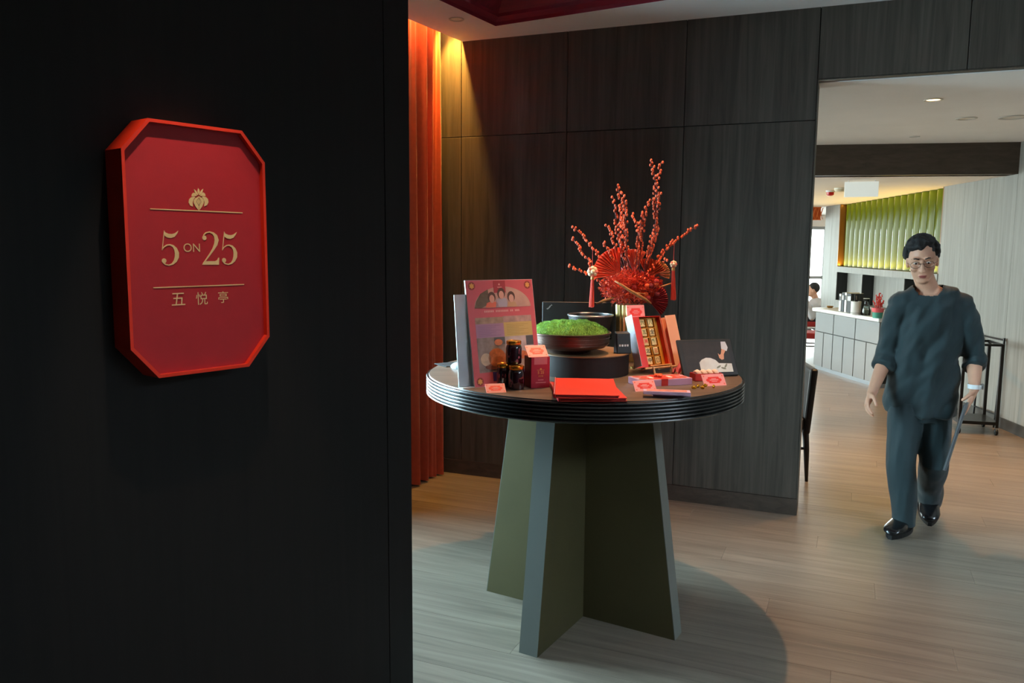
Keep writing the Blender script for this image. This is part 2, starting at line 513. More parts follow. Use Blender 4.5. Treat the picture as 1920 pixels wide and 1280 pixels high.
# recessed downlight by the pocket
def downlight(name, loc, label, r=0.05, lit=0.0, mt=None, group=None):
    t = thing(name, label, 'downlight', loc, 0, group)
    MB().lathe([(r * 0.72, 0.0), (r * 0.8, -0.004), (r, -0.004), (r * 1.02, 0.0)], 28, cap=False).build('trim_ring', mt or mat('white_plastic', (200, 200, 196), 0.5), t, smooth=30)
    MB().lathe([(0.001, 0.0), (r * 0.74, 0.0), (r * 0.74, 0.002)], 24).build('lens', mat('downlight_lens_%d' % int(lit * 10), (225, 220, 210), 0.4, emit=(255, 214, 160) if lit else None, estr=lit), t)
    return t
downlight('ceiling_downlight', P(856, 36, CZ - 0.001), 'small round downlight in the white ceiling beside the red coffer', 0.045)

# --- dining room behind the opening
dR = Vector((0.0932, 0.9956, 0)).normalized(); R0 = Vector((4.445, 7.17, 0))
MR = wallM(R0, -dR)   # x runs towards the camera (negative s)
yr = Vector((0, 0, 1)).cross(-dR); nR = Vector((-0.9956, 0.0932, 0))
SR = 1 if yr.dot(nR) < 0 else -1                       # +y away from the room
def RB(mb, s0, s1, q0, q1, z0, z1):
    """box on the right wall: s along the wall away from camera, q depth behind the face (negative = into the room)"""
    a, b = sorted((q0 * SR, q1 * SR)); return mb.box(-s1, -s0, a, b, z0, z1, MR)
def RP(s, q, z): return MR @ Vector((-s, q * SR, z))
SU0, SU1, SE = 1.48, 5.03, 5.75                        # display unit start/end, wall end
rw = MB()
RB(rw, -4.2, SU0, 0.02, 0.3, 0, 3.0); RB(rw, SU1, SE, 0.02, 0.5, 0, 3.0)
RB(rw, SU0, SU1, 0.30, 0.5, 0, 3.0); RB(rw, SU0, SU1, 0.12, 0.4, 2.27, 3.0)
wall_d = struct(rw.build('wall_dining', mat('pale_joint', (120, 118, 112), 0.8)))
def rpan(s0, s1, z0, z1, q0=0.0, q1=0.02, m=M_grey, name='panel'):
    a, b = sorted((q0 * SR, q1 * SR))
    o = MB().box(0, s1 - s0 - 0.003, a, b, 0, z1 - z0 - 0.002).build(name, m, wall_d)
    o.matrix_local = MR @ Matrix.Translation((-s1 + 0.0015, 0, z0)); return o
for a, b in [(-3.6, -3.0), (-3.0, -2.4), (-2.4, -1.8), (-1.8, -1.2), (-1.2, -0.6), (-0.6, 0.0), (0.0, 0.5), (0.5, 1.0), (1.0, SU0)]:
    rpan(a, b, 0.10, 2.75)
rpan(SU1, 5.39, 0.1, 2.27); rpan(5.39, SE, 0.1, 2.27)
struct(RB(MB(), -3.6, SU0, -0.006, 0.02, 0, 0.10).build('baseboard_dining', mat('dark_skirting', (66, 64, 60), 0.5)))
# rail of the unit, between the glass tubes and the niches
NZ0, NZ1, GZ = 0.84, 1.26, 1.345
rpan(SU0, SU1, NZ1, GZ, -0.01, 0.30, name='rail')
ndiv = [(SU0, SU0 + 0.05), (2.38, 2.43), (3.86, 3.92), (SU1 - 0.04, SU1)]
for a, b in ndiv: rpan(a, b, NZ0, NZ1, -0.005, 0.30, name='divider')
M_nblk = mat('niche_black_lining', (16, 17, 18), 0.3)
for (a, b), (c, d) in zip(ndiv[:-1], ndiv[1:]):
    rpan(b, c, NZ0, NZ1, 0.15, 0.30, name='niche_back')
    rpan(c - 0.012, c, NZ0, NZ1, 0.0, 0.15, m=M_nblk, name='niche_lining')
rpan(SU0, SU1, 0.1, NZ0, 0.0, 0.3, name='base_panel')

# beam and two ceilings of the dining room
BL_, BR_ = P(1526, 329, LZ), P(1910, 326, LZ); dB = (BR_ - BL_).normalized()
MBm = wallM(Vector((BR_.x, BR_.y, 0)), dB)
struct(MB(MBm).box(-6.0, 0.4, 0.0, 0.2, LZ, DZ + 0.3).build('beam', wood('dark_beam_veneer', (66, 58, 50), (84, 74, 66), rough=0.6, scale=(1.2, 26, 26))))
cd = MB(); a = MW @ Vector((-2.0, 0.06, 0)); b = MW @ Vector((6.0, 0.06, 0)); c = MBm @ Vector((0.6, 0.1, 0)); d = MBm @ Vector((-6, 0.1, 0))
slab(cd, [(a.x, a.y), (b.x, b.y), (c.x, c.y), (d.x, d.y)], DZ, DZ + 0.05)
struct(cd.build('ceiling_dining', M_white))
cl = MB(); c = MBm @ Vector((0.6, 0.1, 0)); d = MBm @ Vector((-6, 0.1, 0))
slab(cl, [(d.x, d.y), (c.x, c.y), (9.5, 7.0), (9.5, 17.5), (-2, 17.5)], LZ, LZ + 0.05)
struct(cl.build('ceiling_low', M_cream))

# facade windows of the dining room (left side and far end)
def facade(a, b, z0, z1, n, name, sill=0.35, top=None):
    a = Vector((a[0], a[1], 0)); b = Vector((b[0], b[1], 0)); L = (b - a).length; M = wallM(a, b - a)
    st = MB(M); top = top or z1 - 0.15
    st.box(0, L, 0, 0.2, z0, sill); st.box(0, L, 0, 0.2, top, z1)
    st.box(0, 0.1, 0, 0.2, sill, top); st.box(L - 0.1, L, 0, 0.2, sill, top)
    struct(st.build('wall_' + name, M_cream))
    fr = MB(M)
    for k in range(n + 1):
        x = 0.1 + (L - 0.2 - 0.06) * k / n; fr.box(x, x + 0.06, 0.05, 0.11, sill, top)
    for z in (sill, 1.0, top - 0.06): fr.box(0.1, L - 0.1, 0.05, 0.11, z, z + 0.06)
    return M, L, top, fr, n
M2, L2, top2, fr2, n2 = facade((0.2, 5.55), (3.3, 16.2), 0, 3.0, 7, 'facade_side', sill=0.12, top=2.5)
win2 = struct(fr2.build('window_2', M_frame))
for k in range(n2):
    x = 0.1 + (L2 - 0.26) * k / n2; MB(M2).box(x + 0.06, x + (L2 - 0.26) / n2, 0.078, 0.082, 0.18, top2 - 0.06).build('pane', M_glass2, win2)
M3, L3, top3, fr3, n3 = facade((3.2, 16.2), (9.4, 16.2), 0, 3.0, 4, 'facade_end', sill=0.2, top=2.05)
win3 = struct(fr3.build('window_3', mat('grey_window_frame', (150, 152, 152), 0.4)))
for k in range(n3):
    x = 0.1 + (L3 - 0.26) * k / n3; MB(M3).box(x + 0.06, x + (L3 - 0.26) / n3, 0.078, 0.082, 0.26, top3 - 0.06).build('pane', M_glass2, win3)
portal(M2 @ Vector((L2 / 2, 0.15, 1.31)), (M2 @ Vector((1, 0, 0)) - M2 @ Vector((0, 0, 0))), -(M2.to_3x3() @ Vector((0, 1, 0))), L2 - 0.2, 2.4)
portal(M3 @ Vector((L3 / 2, 0.15, 1.1)), (1, 0, 0), (0, -1, 0), L3 - 0.2, 1.8)
sh2 = MB(); pe = RP(SE, 0.3, 0); seg(sh2, (9.3, 16.2), (9.3, pe.y - 0.2), 0.15, 0, 3.0); seg(sh2, (9.3, pe.y - 0.2), (pe.x - 0.1, pe.y - 0.2), 0.15, 0, 3.0)
struct(sh2.build('wall_alcove', M_cream))

# ================================================================== OBJECTS: ENTRANCE ROOM
# ------------------------------------------------------------------ wall sign
def sp(x, y, y_off=0.0):
    """photo pixel -> sign coordinates (s, z) on the plane y_off behind the rim"""
    p = PL(x, y, SP0 - nS * y_off, nS); return ((p - SP0).dot(dS), p.z)
oct_px = [(278, 220), (455, 246), (497, 302), (505, 631), (465, 690), (296, 706), (240, 653), (232, 278)]
raw = [sp(*p) for p in oct_px]
sx0 = (raw[6][0] + raw[7][0]) / 2; sx1 = (raw[2][0] + raw[3][0]) / 2
sz0 = (raw[4][1] + raw[5][1]) / 2; sz1 = (raw[0][1] + raw[1][1]) / 2
chx = ((raw[0][0] - sx0) + (sx1 - raw[1][0]) + (sx1 - raw[4][0]) + (raw[5][0] - sx0)) / 4
chz = ((sz1 - raw[7][1]) + (sz1 - raw[2][1]) + (raw[3][1] - sz0) + (raw[6][1] - sz0)) / 4
scx = (sx0 + sx1) / 2
def octo(ins=0.0):
    a, b, c, d = sx0 + ins - scx, sx1 - ins - scx, sz0 + ins, sz1 - ins
    cx_, cz_ = chx - ins * 0.42, chz - ins * 0.42
    return [(a + cx_, d), (b - cx_, d), (b, d - cz_), (b, c + cz_), (b - cx_, c), (a + cx_, c), (a, c + cz_), (a, d - cz_)]
M_sred = mat('sign_red_lacquer', (222, 52, 26), 0.42, var=0.03, vscale=20)
M_spanel = mat('sign_crimson_panel', (172, 26, 38), 0.6, var=0.04, vscale=25, bump=0.05, bscale=400)
M_gold = mat('brushed_gold_letter', (222, 196, 142), 0.5, metal=0.0)
sign = thing('wall_sign', 'red octagonal box sign with gold restaurant lettering on the dark wall', 'sign', SP0 + dS * scx - Vector((0, 0, SP0.z)))
sign.matrix_world = wallM(SP0 + dS * scx - Vector((0, 0, SP0.z)), dS)
REC = 0.014
fr_ = MB(); o_, i_ = octo(0), octo(0.0075); n8 = 8
ring_v = [(x, 0, z) for x, z in o_] + [(x, 0, z) for x, z in i_] + [(x, SIGN_D, z) for x, z in o_] + [(x, SIGN_D, z) for x, z in i_]
fs = []
for k in range(8):
    k2 = (k + 1) % 8
    fs += [(k, k2, 8 + k2, 8 + k), (k, 16 + k, 16 + k2, k2), (8 + k, 8 + k2, 24 + k2, 24 + k), (16 + k, 24 + k, 24 + k2, 16 + k2)]
fr_._add(ring_v, fs); fr_.build('frame', M_sred, sign)
MB().prism(octo(0.006), REC, SIGN_D + 0.004).build('face_panel', M_spanel, sign)
YF = REC - 0.0012
def sq(x, y):
    s_, z_ = sp(x, y, REC); return (s_ - scx, z_)
def c2(x, y): return (280 + x / 5.332, 340 + y / 5.333)     # pixel of the close-up crop -> photo pixel
def glyph_poly(mb, pts):
    q = [sq(*c2(*p)) for p in pts]; mb.prism(q, YF, REC + 0.0004)
def glyph_stroke(mb, pts, dx=0.0):
    out = []
    for x, y, w in pts:
        a = sq(*c2(x, y)); b = sq(*c2(x + w, y)); out.append((a[0] + dx, a[1], abs(b[0] - a[0])))
    # solid ribbon
    m2 = MB(); m2.ribbon(out, YF); k = len(out)
    v2 = m2.v + [Vector((p.x, REC + 0.0004, p.z)) for p in m2.v]; n2_ = len(m2.v)
    f2 = list(m2.f) + [(i, i + 1, i + 1 + n2_, i + n2_) for i in range(k - 1)] + [(k + i, k + i + 1, k + i + 1 + n2_, k + i + n2_) for i in range(k - 1)]
    mb._add(v2, f2)
def disc(mb, x, y, r, dx=0.0):
    a = sq(*c2(x, y)); b = sq(*c2(x + r, y)); rr = abs(b[0] - a[0])
    mb.prism([(a[0] + dx + rr * math.cos(2 * PI * k / 16), a[1] + rr * math.sin(2 * PI * k / 16)) for k in range(16)], YF, REC + 0.0004)
def five(dx):
    mb = MB()
    flag = [(143, 488), (160, 510), (190, 523), (225, 526), (255, 518), (288, 493), (276, 522), (250, 553), (215, 566), (180, 561), (150, 543)]
    q = [sq(*c2(*p)) for p in flag]; mb.prism([(a + dx, b) for a, b in q], YF, REC + 0.0004)
    glyph_stroke(mb, [(147, 490, 7), (137, 590, 7), (127, 688, 7)], dx)
    glyph_stroke(mb, [(125, 684, 7), (145, 655, 9), (175, 636, 11), (205, 633, 13), (235, 645, 20), (260, 675, 32), (274, 715, 42), (273, 755, 41), (258, 795, 30), (230, 825, 16), (195, 837, 10), (160, 829, 11), (140, 812, 14)], dx)
    disc(mb, 146, 793, 23, dx)
    return mb
five(0).build('numeral_five', M_gold, sign)
dx5 = sq(*c2(880, 700))[0] - sq(*c2(298, 700))[0]
five(dx5).build('numeral_five', M_gold, sign)
two = MB(); disc(two, 549, 564, 21)
glyph_stroke(two, [(537, 556, 9), (545, 532, 10), (565, 513, 11), (600, 505, 12), (635, 518, 20), (660, 545, 34), (671, 585, 41), (662, 630, 33), (638, 678, 20), (605, 728, 14), (568, 780, 11), (535, 824, 10)])
glyph_poly(two, [(526, 832), (694, 832), (697, 762), (688, 762), (678, 786), (655, 797), (600, 796), (560, 798)])
two.build('numeral_two', M_gold, sign)
ln = MB(); glyph_stroke(ln, [(5, 268, 0), (930, 319, 0)])
def bar(x0, y0, x1, y1, h):
    a = sq(*c2(x0, y0)); b = sq(*c2(x1, y1)); z = (a[1] + b[1]) / 2
    return MB().box(a[0], b[0], YF, REC + 0.0004, z - h / 2, z + h / 2)
bar(5, 268, 930, 319, 0.0024).build('gold_line', M_gold, sign)
bar(38, 1060, 946, 1032, 0.0024).build('gold_line', M_gold, sign)
def put_text(body, px, height, name, m, off=0.0):
    me = text_mesh(body, 1.0, off)
    xs = [v.co.x for v in me.vertices]; ys = [v.co.y for v in me.vertices]
    k = height / (max(ys) - min(ys)); cx_ = (max(xs) + min(xs)) / 2; cy_ = (max(ys) + min(ys)) / 2
    c = sq(*px)
    for v in me.vertices: v.co = ((v.co.x - cx_) * k + c[0], YF, (v.co.y - cy_) * k + c[1])
    me.materials.append(m)
    o = bpy.data.objects.new(name, me); COL.objects.link(o); o.parent = sign
    return o
hz = lambda x, y0, y1: abs(sq(*c2(x, y0))[1] - sq(*c2(x, y1))[1])
put_text('ON', c2(422, 662), hz(422, 622, 706), 'small_word', M_gold)
put_text('\u4e94', c2(288, 1176), hz(288, 1114, 1238), 'chinese_character', M_gold, 0.0)
put_text('\u60a6', c2(522, 1168), hz(522, 1104, 1230), 'chinese_character', M_gold, 0.0)
put_text('\u4ead', c2(736, 1155), hz(736, 1096, 1212), 'chinese_character', M_gold, 0.0)
lot = MB()
def mir(p): return [(980 - x, y + (490 - x) * -0.045) for x, y in p]
for poly in ([(433, 252), (405, 240), (391, 212), (396, 180), (415, 160), (440, 152), (458, 155), (440, 180), (431, 210)],
             [(420, 150), (424, 128), (440, 112), (458, 118), (474, 146), (452, 148), (436, 150)],
             [(476, 138), (452, 112), (443, 76), (462, 90), (478, 112), (486, 134)]):
    glyph_poly(lot, poly); glyph_poly(lot, mir(poly)[::-1])
glyph_poly(lot, [(490, 130), (478, 100), (486, 66), (498, 84), (503, 104)])
glyph_poly(lot, [(492, 290), (462, 255), (441, 215), (442, 188), (460, 166), (480, 158), (492, 148)])
glyph_poly(lot, [(496, 290), (496, 148), (508, 158), (528, 166), (543, 188), (541, 215), (524, 255)])
lot.build('lotus_emblem', M_gold, sign)
gl = MB(); q1 = [sq(*c2(*p)) for p in [(493, 245), (470, 205), (480, 178), (492, 165), (504, 178), (514, 205)]]
gl.ribbon([(*p, 0.0009) for p in q1 + q1[:1]], YF - 0.0002); gl.build('emblem_line', mat('sign_dark_line', (86, 40, 30), 0.6), sign)
# its picture light: a small ceiling spot over the sign
sc_c = SP0 + dS * scx; sc_c = Vector((sc_c.x, sc_c.y, 1.6))
spot('sign_spot', sc_c + nS * 0.42 - dS * 0.06 + Vector((0, 0, 1.27)), sc_c + nS * 0.06 - Vector((0, 0, 0.1)), 42.0, (1.0, 0.76, 0.54), 28, 0.6, 0.015)

# ------------------------------------------------------------------ curtain in its lit pocket
M_curt = mat('orange_curtain', (190, 74, 38), 0.85, var=0.08, vscale=30, sheen=0.4)
cur = thing('curtain', 'rust orange floor-length curtain gathered in folds beside the dark wall', 'curtain', (E1.x, E1.y, 0))
cm = MB(); NX = 220; L = 1.0; zs = [0.012, 0.3, 0.9, 1.6, 2.3, 2.9, 3.14]
def cpt(u, z):
    ph = u * 30.0 + 1.6 * math.sin(u * 7.3) + 0.8 * math.sin(u * 3.1)
    amp = 0.05 * (0.75 + 0.25 * (3.14 - z) / 3.14)
    off = amp * math.sin(ph * 2.0) + 0.016 * math.sin(ph * 4.7 + z * 0.8)
    return u * L * (1 + 0.02 * math.sin(z)), 0.145 + off
for side in (0, 1):
    for z in zs:
        for i in range(NX + 1):
            x, y = cpt(i / NX, z)
            cm.v.append(pk @ Vector((x + 0.06, (y + side * 0.004) * SGN, 0)) * 1.0)
            cm.v[-1] = Vector((cm.v[-1].x - E1.x, cm.v[-1].y - E1.y, z))
nz = len(zs); st_ = NX + 1
for side in (0, 1):
    b = side * nz * st_
    for j in range(nz - 1):
        for i in range(NX):
            cm.f.append((b + j * st_ + i, b + j * st_ + i + 1, b + (j + 1) * st_ + i + 1, b + (j + 1) * st_ + i))
cm.build('curtain_cloth', M_curt, cur, smooth=True)
rod = MB(); a_ = pk @ Vector((0.09, 0.125 * SGN, 0)); b_ = pk @ Vector((1.1, 0.125 * SGN, 0))
rod.tube([(a_.x - E1.x, a_.y - E1.y, 3.15), (b_.x - E1.x, b_.y - E1.y, 3.15)], 0.011, 10).build('curtain_track', M_frame, cur)
# amber strip lamp up in the pocket
strip = thing('strip_light', 'amber strip light hidden in the curtain pocket of the ceiling', 'light', (E1.x, E1.y, 3.17))
sm = MB(); a_ = pk @ Vector((0.05, 0.05 * SGN, 0)) - E1; b_ = pk @ Vector((1.5, 0.05 * SGN, 0)) - E1
sm.tube([(a_.x, a_.y, 0.012), (b_.x, b_.y, 0.012)], 0.008, 6).build('strip_profile', mat('aluminium', (150, 150, 150), 0.4, metal=0.8), strip)
ld = bpy.data.lights.new('strip_lamp', 'AREA'); ld.shape = 'RECTANGLE'; ld.size = 1.2; ld.size_y = 0.02; ld.energy = 6.0; ld.color = AMBER
lo = bpy.data.objects.new('strip_lamp', ld); lp = pk @ Vector((0.62, 0.045 * SGN, 0)); 
lx = dL; lz = Vector((0, 0, 1)); ly = lz.cross(lx)
lm = Matrix((lx, ly, lz)).transposed().to_4x4(); lm.translation = (lp.x, lp.y, 3.165); lo.matrix_world = lm; COL.objects.link(lo)
spot('pocket_spot', Vector((lp.x, lp.y, 3.15)) + dL * 0.3, Vector((lp.x, lp.y, 0)) + dL * 0.3 - nL * 0.45, 7, AMBER, 38, 0.4, 0.02)
spot('pocket_wall_spot', Vector((E1.x, E1.y, 3.16)) - dL * 0.13 + nL * 0.04, Vector((E1.x, E1.y, 1.4)) + nL * 0.03 + dL * 0.16, 120, (1.0, 0.48, 0.07), 54, 0.6, 0.02)

# ------------------------------------------------------------------ round table
TC = Vector((0.305, 3.385, 0)); TZ = 1.07; TR = 0.667
M_top = wood('table_top_oak', (88, 74, 62), (118, 100, 85), rough=0.32, rot=(0, 0, R_(20)), scale=(2.0, 26, 26), bump=0.08, spec=0.5)
M_rim = mat('table_rim_dark', (44, 43, 42), 0.27, metal=0.2, spec=0.7, coat=0.3)
M_leg = mat('table_leg_bronze', (92, 86, 58), 0.5, metal=0.4, var=0.06, vscale=5)
M_edge = mat('table_leg_edge', (104, 108, 102), 0.5, var=0.03)
tab = thing('round_table', 'large round dark wooden table with grooved rim on a cross-shaped pedestal', 'table', TC)
MB().lathe([(0.001, TZ - 0.012), (TR - 0.012, TZ - 0.012), (TR - 0.012, TZ - 0.001), (TR - 0.014, TZ), (0.001, TZ)], 128).build('table_top', M_top, tab, smooth=30)
prof = [(TR - 0.05, TZ - 0.082), (TR - 0.012, TZ - 0.082)]
nr = 6; zt, zb_ = TZ - 0.002, TZ - 0.082
for k in range(nr):
    z0 = zb_ + (zt - zb_) * k / nr; z1 = zb_ + (zt - zb_) * (k + 1) / nr; h_ = z1 - z0
    prof += [(TR - 0.010, z0 + h_ * 0.02), (TR - 0.003, z0 + h_ * 0.18), (TR, z0 + h_ * 0.42), (TR - 0.002, z0 + h_ * 0.72), (TR - 0.010, z0 + h_ * 0.86)]
prof += [(TR - 0.012, TZ)]
MB().lathe([(TR - 0.3, TZ - 0.082)] + prof, 128, cap=False).build('grooved_rim', M_rim, tab, smooth=35)
MB().lathe([(0.001, TZ - 0.075), (TR - 0.03, TZ - 0.075), (TR - 0.03, TZ - 0.06)], 64).build('underside', M_groove, tab)
LB, LT, TH = 0.455, 0.32, 0.041
for k in range(4):
    a = R_(-30.5 + 90 * k); M = Matrix.Rotation(a, 4, 'Z')
    zt_ = TZ - 0.07
    leg = MB().hexa([(0.0 + TH, -TH, 0), (LB, -TH, 0), (LB, TH, 0), (0.0 + TH, TH, 0)], [(TH, -TH, zt_), (LT, -TH, zt_), (LT, TH, zt_), (TH, TH, zt_)], M).build('pedestal_fin', M_leg, tab)
    MB().hexa([(LB, -TH, 0), (LB + 0.003, -TH, 0), (LB + 0.003, TH, 0), (LB, TH, 0)], [(LT, -TH, zt_), (LT + 0.003, -TH, zt_), (LT + 0.003, TH, zt_), (LT, TH, zt_)], M).build('edge_strip', M_edge, leg)
MB().box(-TH, TH, -TH, TH, 0, TZ - 0.07, Matrix.Rotation(R_(-30.5), 4, 'Z')).build('pedestal_core', M_leg, tab)
# warm ceiling spot above the table
spot('table_spot', (0.66, 3.60, 3.06), (0.55, 3.45, 0.9), 125, (1.0, 0.53, 0.25), 66, 0.55, 0.02)
spot('front_fill_spot', (1.1, 2.3, 3.06), (0.45, 3.4, 1.15), 30, (1.0, 0.78, 0.60), 36, 0.6, 0.04)  # fill lamp added to brighten the fronts of the fans and poster

# ------------------------------------------------------------------ things on the table
def flat_rect(x0, x1, z0, z1, y, e=0.0003): return MB().box(x0, x1, y - e, y, z0, z1)
def lean_M(yaw, lean):
    """local frame of a leaning board: x along, z up the board, -y its face"""
    return Matrix.Rotation(yaw, 4, 'Z') @ Matrix.Rotation(-lean, 4, 'X')
M_pink = mat('card_pink', (232, 150, 148), 0.5, var=0.02)
M_rosy = mat('poster_rose', (206, 92, 100), 0.42)
M_cart = mat('card_red', (224, 44, 34), 0.5)
M_wht = mat('white_board', (226, 226, 226), 0.5)
M_goldp = mat('print_gold', (226, 168, 84), 0.5)

# promotional poster on its stand
PO = P(890, 727, TZ); PYAW, PLEAN, PW, PH = R_(35), R_(10), 0.315, 0.408
poster = thing('poster_stand', 'pink promotional poster board leaning on a pale stand', 'poster', PO, PYAW)
brd = Matrix.Rotation(-PLEAN, 4, 'X')
def pp_(mb, name, m, par=None):
    o = mb.build(name, m, par or poster); o.matrix_local = brd if par is None else Matrix(); return o
board = pp_(MB().box(0, PW, 0, 0.008, 0, PH), 'board', M_wht)
def on(mb, name, m): return pp_(mb, name, m, board)
def R(x0, x1, z0, z1, lev=1): return MB().box(x0 * PW, x1 * PW, -0.0004 * lev, 0, z0 * PH, z1 * PH)
on(MB().box(0.001, PW - 0.001, -0.0004, 0, 0.001, PH - 0.001), 'printed_face', M_rosy)
on(MB().prism([(0.1 * PW + 0.42 * PW * (1 - math.cos(PI * k / 24)), (0.735 + 0.2 * math.sin(PI * k / 24)) * PH) for k in range(25)], -0.0008, 0), 'arch_photo', mat('photo_peach', (196, 156, 140), 0.5, var=0.12, vscale=24))
on(MB().prism([(0.1 * PW, 0.735 * PH), (0.13 * PW, 0.80 * PH), (0.2 * PW, 0.87 * PH), (0.31 * PW, 0.91 * PH), (0.33 * PW, 0.78 * PH), (0.2 * PW, 0.735 * PH)], -0.0011, 0), 'photo_green_drape', mat('photo_olive', (104, 90, 70), 0.5, var=0.2, vscale=60))
for cx_, hw, zt_, colr, nm in ((0.36, 0.10, 0.80, (224, 116, 92), 'coral'), (0.505, 0.095, 0.835, (176, 172, 188), 'lilac'), (0.65, 0.075, 0.80, (196, 156, 120), 'tan')):
    on(MB().prism([((cx_ - hw) * PW, 0.738 * PH), ((cx_ - hw * 0.8) * PW, (zt_ - 0.02) * PH), (cx_ * PW, zt_ * PH), ((cx_ + hw * 0.8) * PW, (zt_ - 0.02) * PH), ((cx_ + hw) * PW, 0.738 * PH)], -0.0014, 0), 'photo_torso', mat('photo_' + nm, colr, 0.5))
    hx, hzc = cx_ * PW, (zt_ + 0.028) * PH
    on(MB().prism([(hx + 0.018 * math.cos(a), hzc + 0.021 * math.sin(a) + 0.003) for a in [2 * PI * k / 14 for k in range(14)]], -0.0015, 0), 'photo_hair', mat('photo_brown', (84, 58, 48), 0.5))
    on(MB().prism([(hx + 0.012 * math.cos(a), hzc + 0.016 * math.sin(a) - 0.004) for a in [2 * PI * k / 14 for k in range(14)]], -0.0018, 0), 'photo_face', mat('photo_skin', (214, 164, 146), 0.5))
on(R(0.4, 0.575, 0.875, 0.99, 3), 'brand_tab', mat('poster_crimson', (172, 60, 68), 0.5))
M_ptxt = mat('poster_pale_text', (226, 168, 160), 0.5)
on(MB().prism([((0.485 + 0.012 * math.cos(2 * PI * k / 8)) * PW, 0.955 * PH + 0.004 * math.sin(2 * PI * k / 8)) for k in range(8)], -0.0014, 0), 'brand_mark', M_ptxt)
on(R(0.455, 0.52, 0.925, 0.931, 4), 'brand_line', M_ptxt)
for k in range(22):
    if k in (6, 15, 18): continue
    on(R(0.235 + k * 0.024, 0.252 + k * 0.024, 0.692, 0.711, 2), 'title_letter', M_ptxt)
for (cx_, cz_) in ((0.085, 0.945), (0.915, 0.945), (0.085, 0.05)):
    on(MB().prism([(cx_ * PW + 0.016 * math.cos(2 * PI * k / 20), cz_ * PH + 0.016 * math.sin(2 * PI * k / 20)) for k in range(20)], -0.0008, 0), 'corner_roundel', mat('poster_maroon', (150, 60, 50), 0.5))
    on(MB().prism([(cx_ * PW + (0.012 if k % 2 else 0.008) * math.cos(2 * PI * k / 12), cz_ * PH + (0.012 if k % 2 else 0.008) * math.sin(2 * PI * k / 12)) for k in range(12)], -0.0012, 0), 'corner_flower', M_goldp)
M_ph1 = mat('photo_food_beige', (168, 140, 118), 0.5, var=0.35, vscale=38); M_ph2 = mat('photo_food_rose', (182, 148, 138), 0.5, var=0.3, vscale=30)
on(R(0.09, 0.5, 0.585, 0.645, 2), 'food_photo', M_ph1); on(R(0.5, 0.93, 0.59, 0.65, 2), 'food_photo', M_ph2)
on(R(0.09, 0.5, 0.455, 0.585, 2), 'lilac_text_block', mat('poster_lilac', (178, 136, 166), 0.5)); on(R(0.5, 0.93, 0.455, 0.59, 2), 'yellow_text_block', mat('poster_yellow', (206, 180, 108), 0.5))
for blk, x0, m_ in ((0, 0.12, mat('text_mauve', (150, 104, 140), 0.5)), (1, 0.54, mat('text_ochre', (176, 144, 76), 0.5))):
    for k in range(7):
        on(R(x0, x0 + 0.33 - 0.07 * ((k * 37) % 3), 0.565 - k * 0.0155, 0.568 - k * 0.0155, 3), 'text_line', m_)
on(R(0.09, 0.5, 0.13, 0.455, 2), 'food_photo', mat('photo_plate_grey', (150, 134, 128), 0.5, var=0.4, vscale=26)); on(R(0.5, 0.93, 0.13, 0.455, 2), 'food_photo', mat('photo_plate_pale', (190, 174, 172), 0.5, var=0.25, vscale=22))
on(R(0.34, 0.5, 0.385, 0.452, 3), 'photo_slate', mat('photo_slate', (82, 82, 84), 0.5)); on(R(0.82, 0.93, 0.36, 0.452, 3), 'photo_slate', MATS['photo_slate'])
for cx_, cz_, rx, rz, m_ in ((0.40, 0.405, 0.06, 0.03, mat('photo_orange', (206, 120, 74), 0.5, var=0.25, vscale=60)), (0.36, 0.26, 0.13, 0.09, MATS['photo_orange']), (0.2, 0.25, 0.08, 0.06, mat('photo_cream', (206, 184, 160), 0.5, var=0.2, vscale=50)), (0.62, 0.30, 0.1, 0.09, MATS['photo_cream']), (0.75, 0.27, 0.07, 0.04, MATS['photo_orange']), (0.3, 0.18, 0.12, 0.028, mat('photo_rust', (120, 66, 48), 0.5, var=0.3, vscale=60))):
    on(MB().prism([((cx_ + rx * math.cos(2 * PI * k / 18)) * PW, (cz_ + rz * math.sin(2 * PI * k / 18)) * PH) for k in range(18)], -0.0016, 0), 'photo_dish', m_)
on(R(0.28, 0.93, 0.045, 0.13, 2), 'indigo_block', mat('poster_indigo', (60, 40, 110), 0.5))
# pale acrylic back stand
M_acr = mat('frosted_acrylic', (222, 230, 234), 0.45)
o = MB().box(-0.05, PW - 0.09, 0, 0.004, 0, PH * 0.86).build('back_plate', M_acr, poster); o.matrix_local = Matrix.Translation((0, 0.03, 0)) @ Matrix.Rotation(R_(-6), 4, 'X')
o = MB().box(-0.05, PW - 0.09, -0.028, 0.0, 0, 0.004).build('foot_plate', M_acr, poster); o.matrix_local = Matrix.Translation((0, 0.03, 0))
MB().hexa([(0.08, 0.055, 0.25), (0.16, 0.055, 0.25), (0.16, 0.059, 0.25), (0.08, 0.059, 0.25)], [(0.08, 0.12, 0), (0.16, 0.12, 0), (0.16, 0.124, 0), (0.08, 0.124, 0)]).build('prop_leg', M_acr, poster)

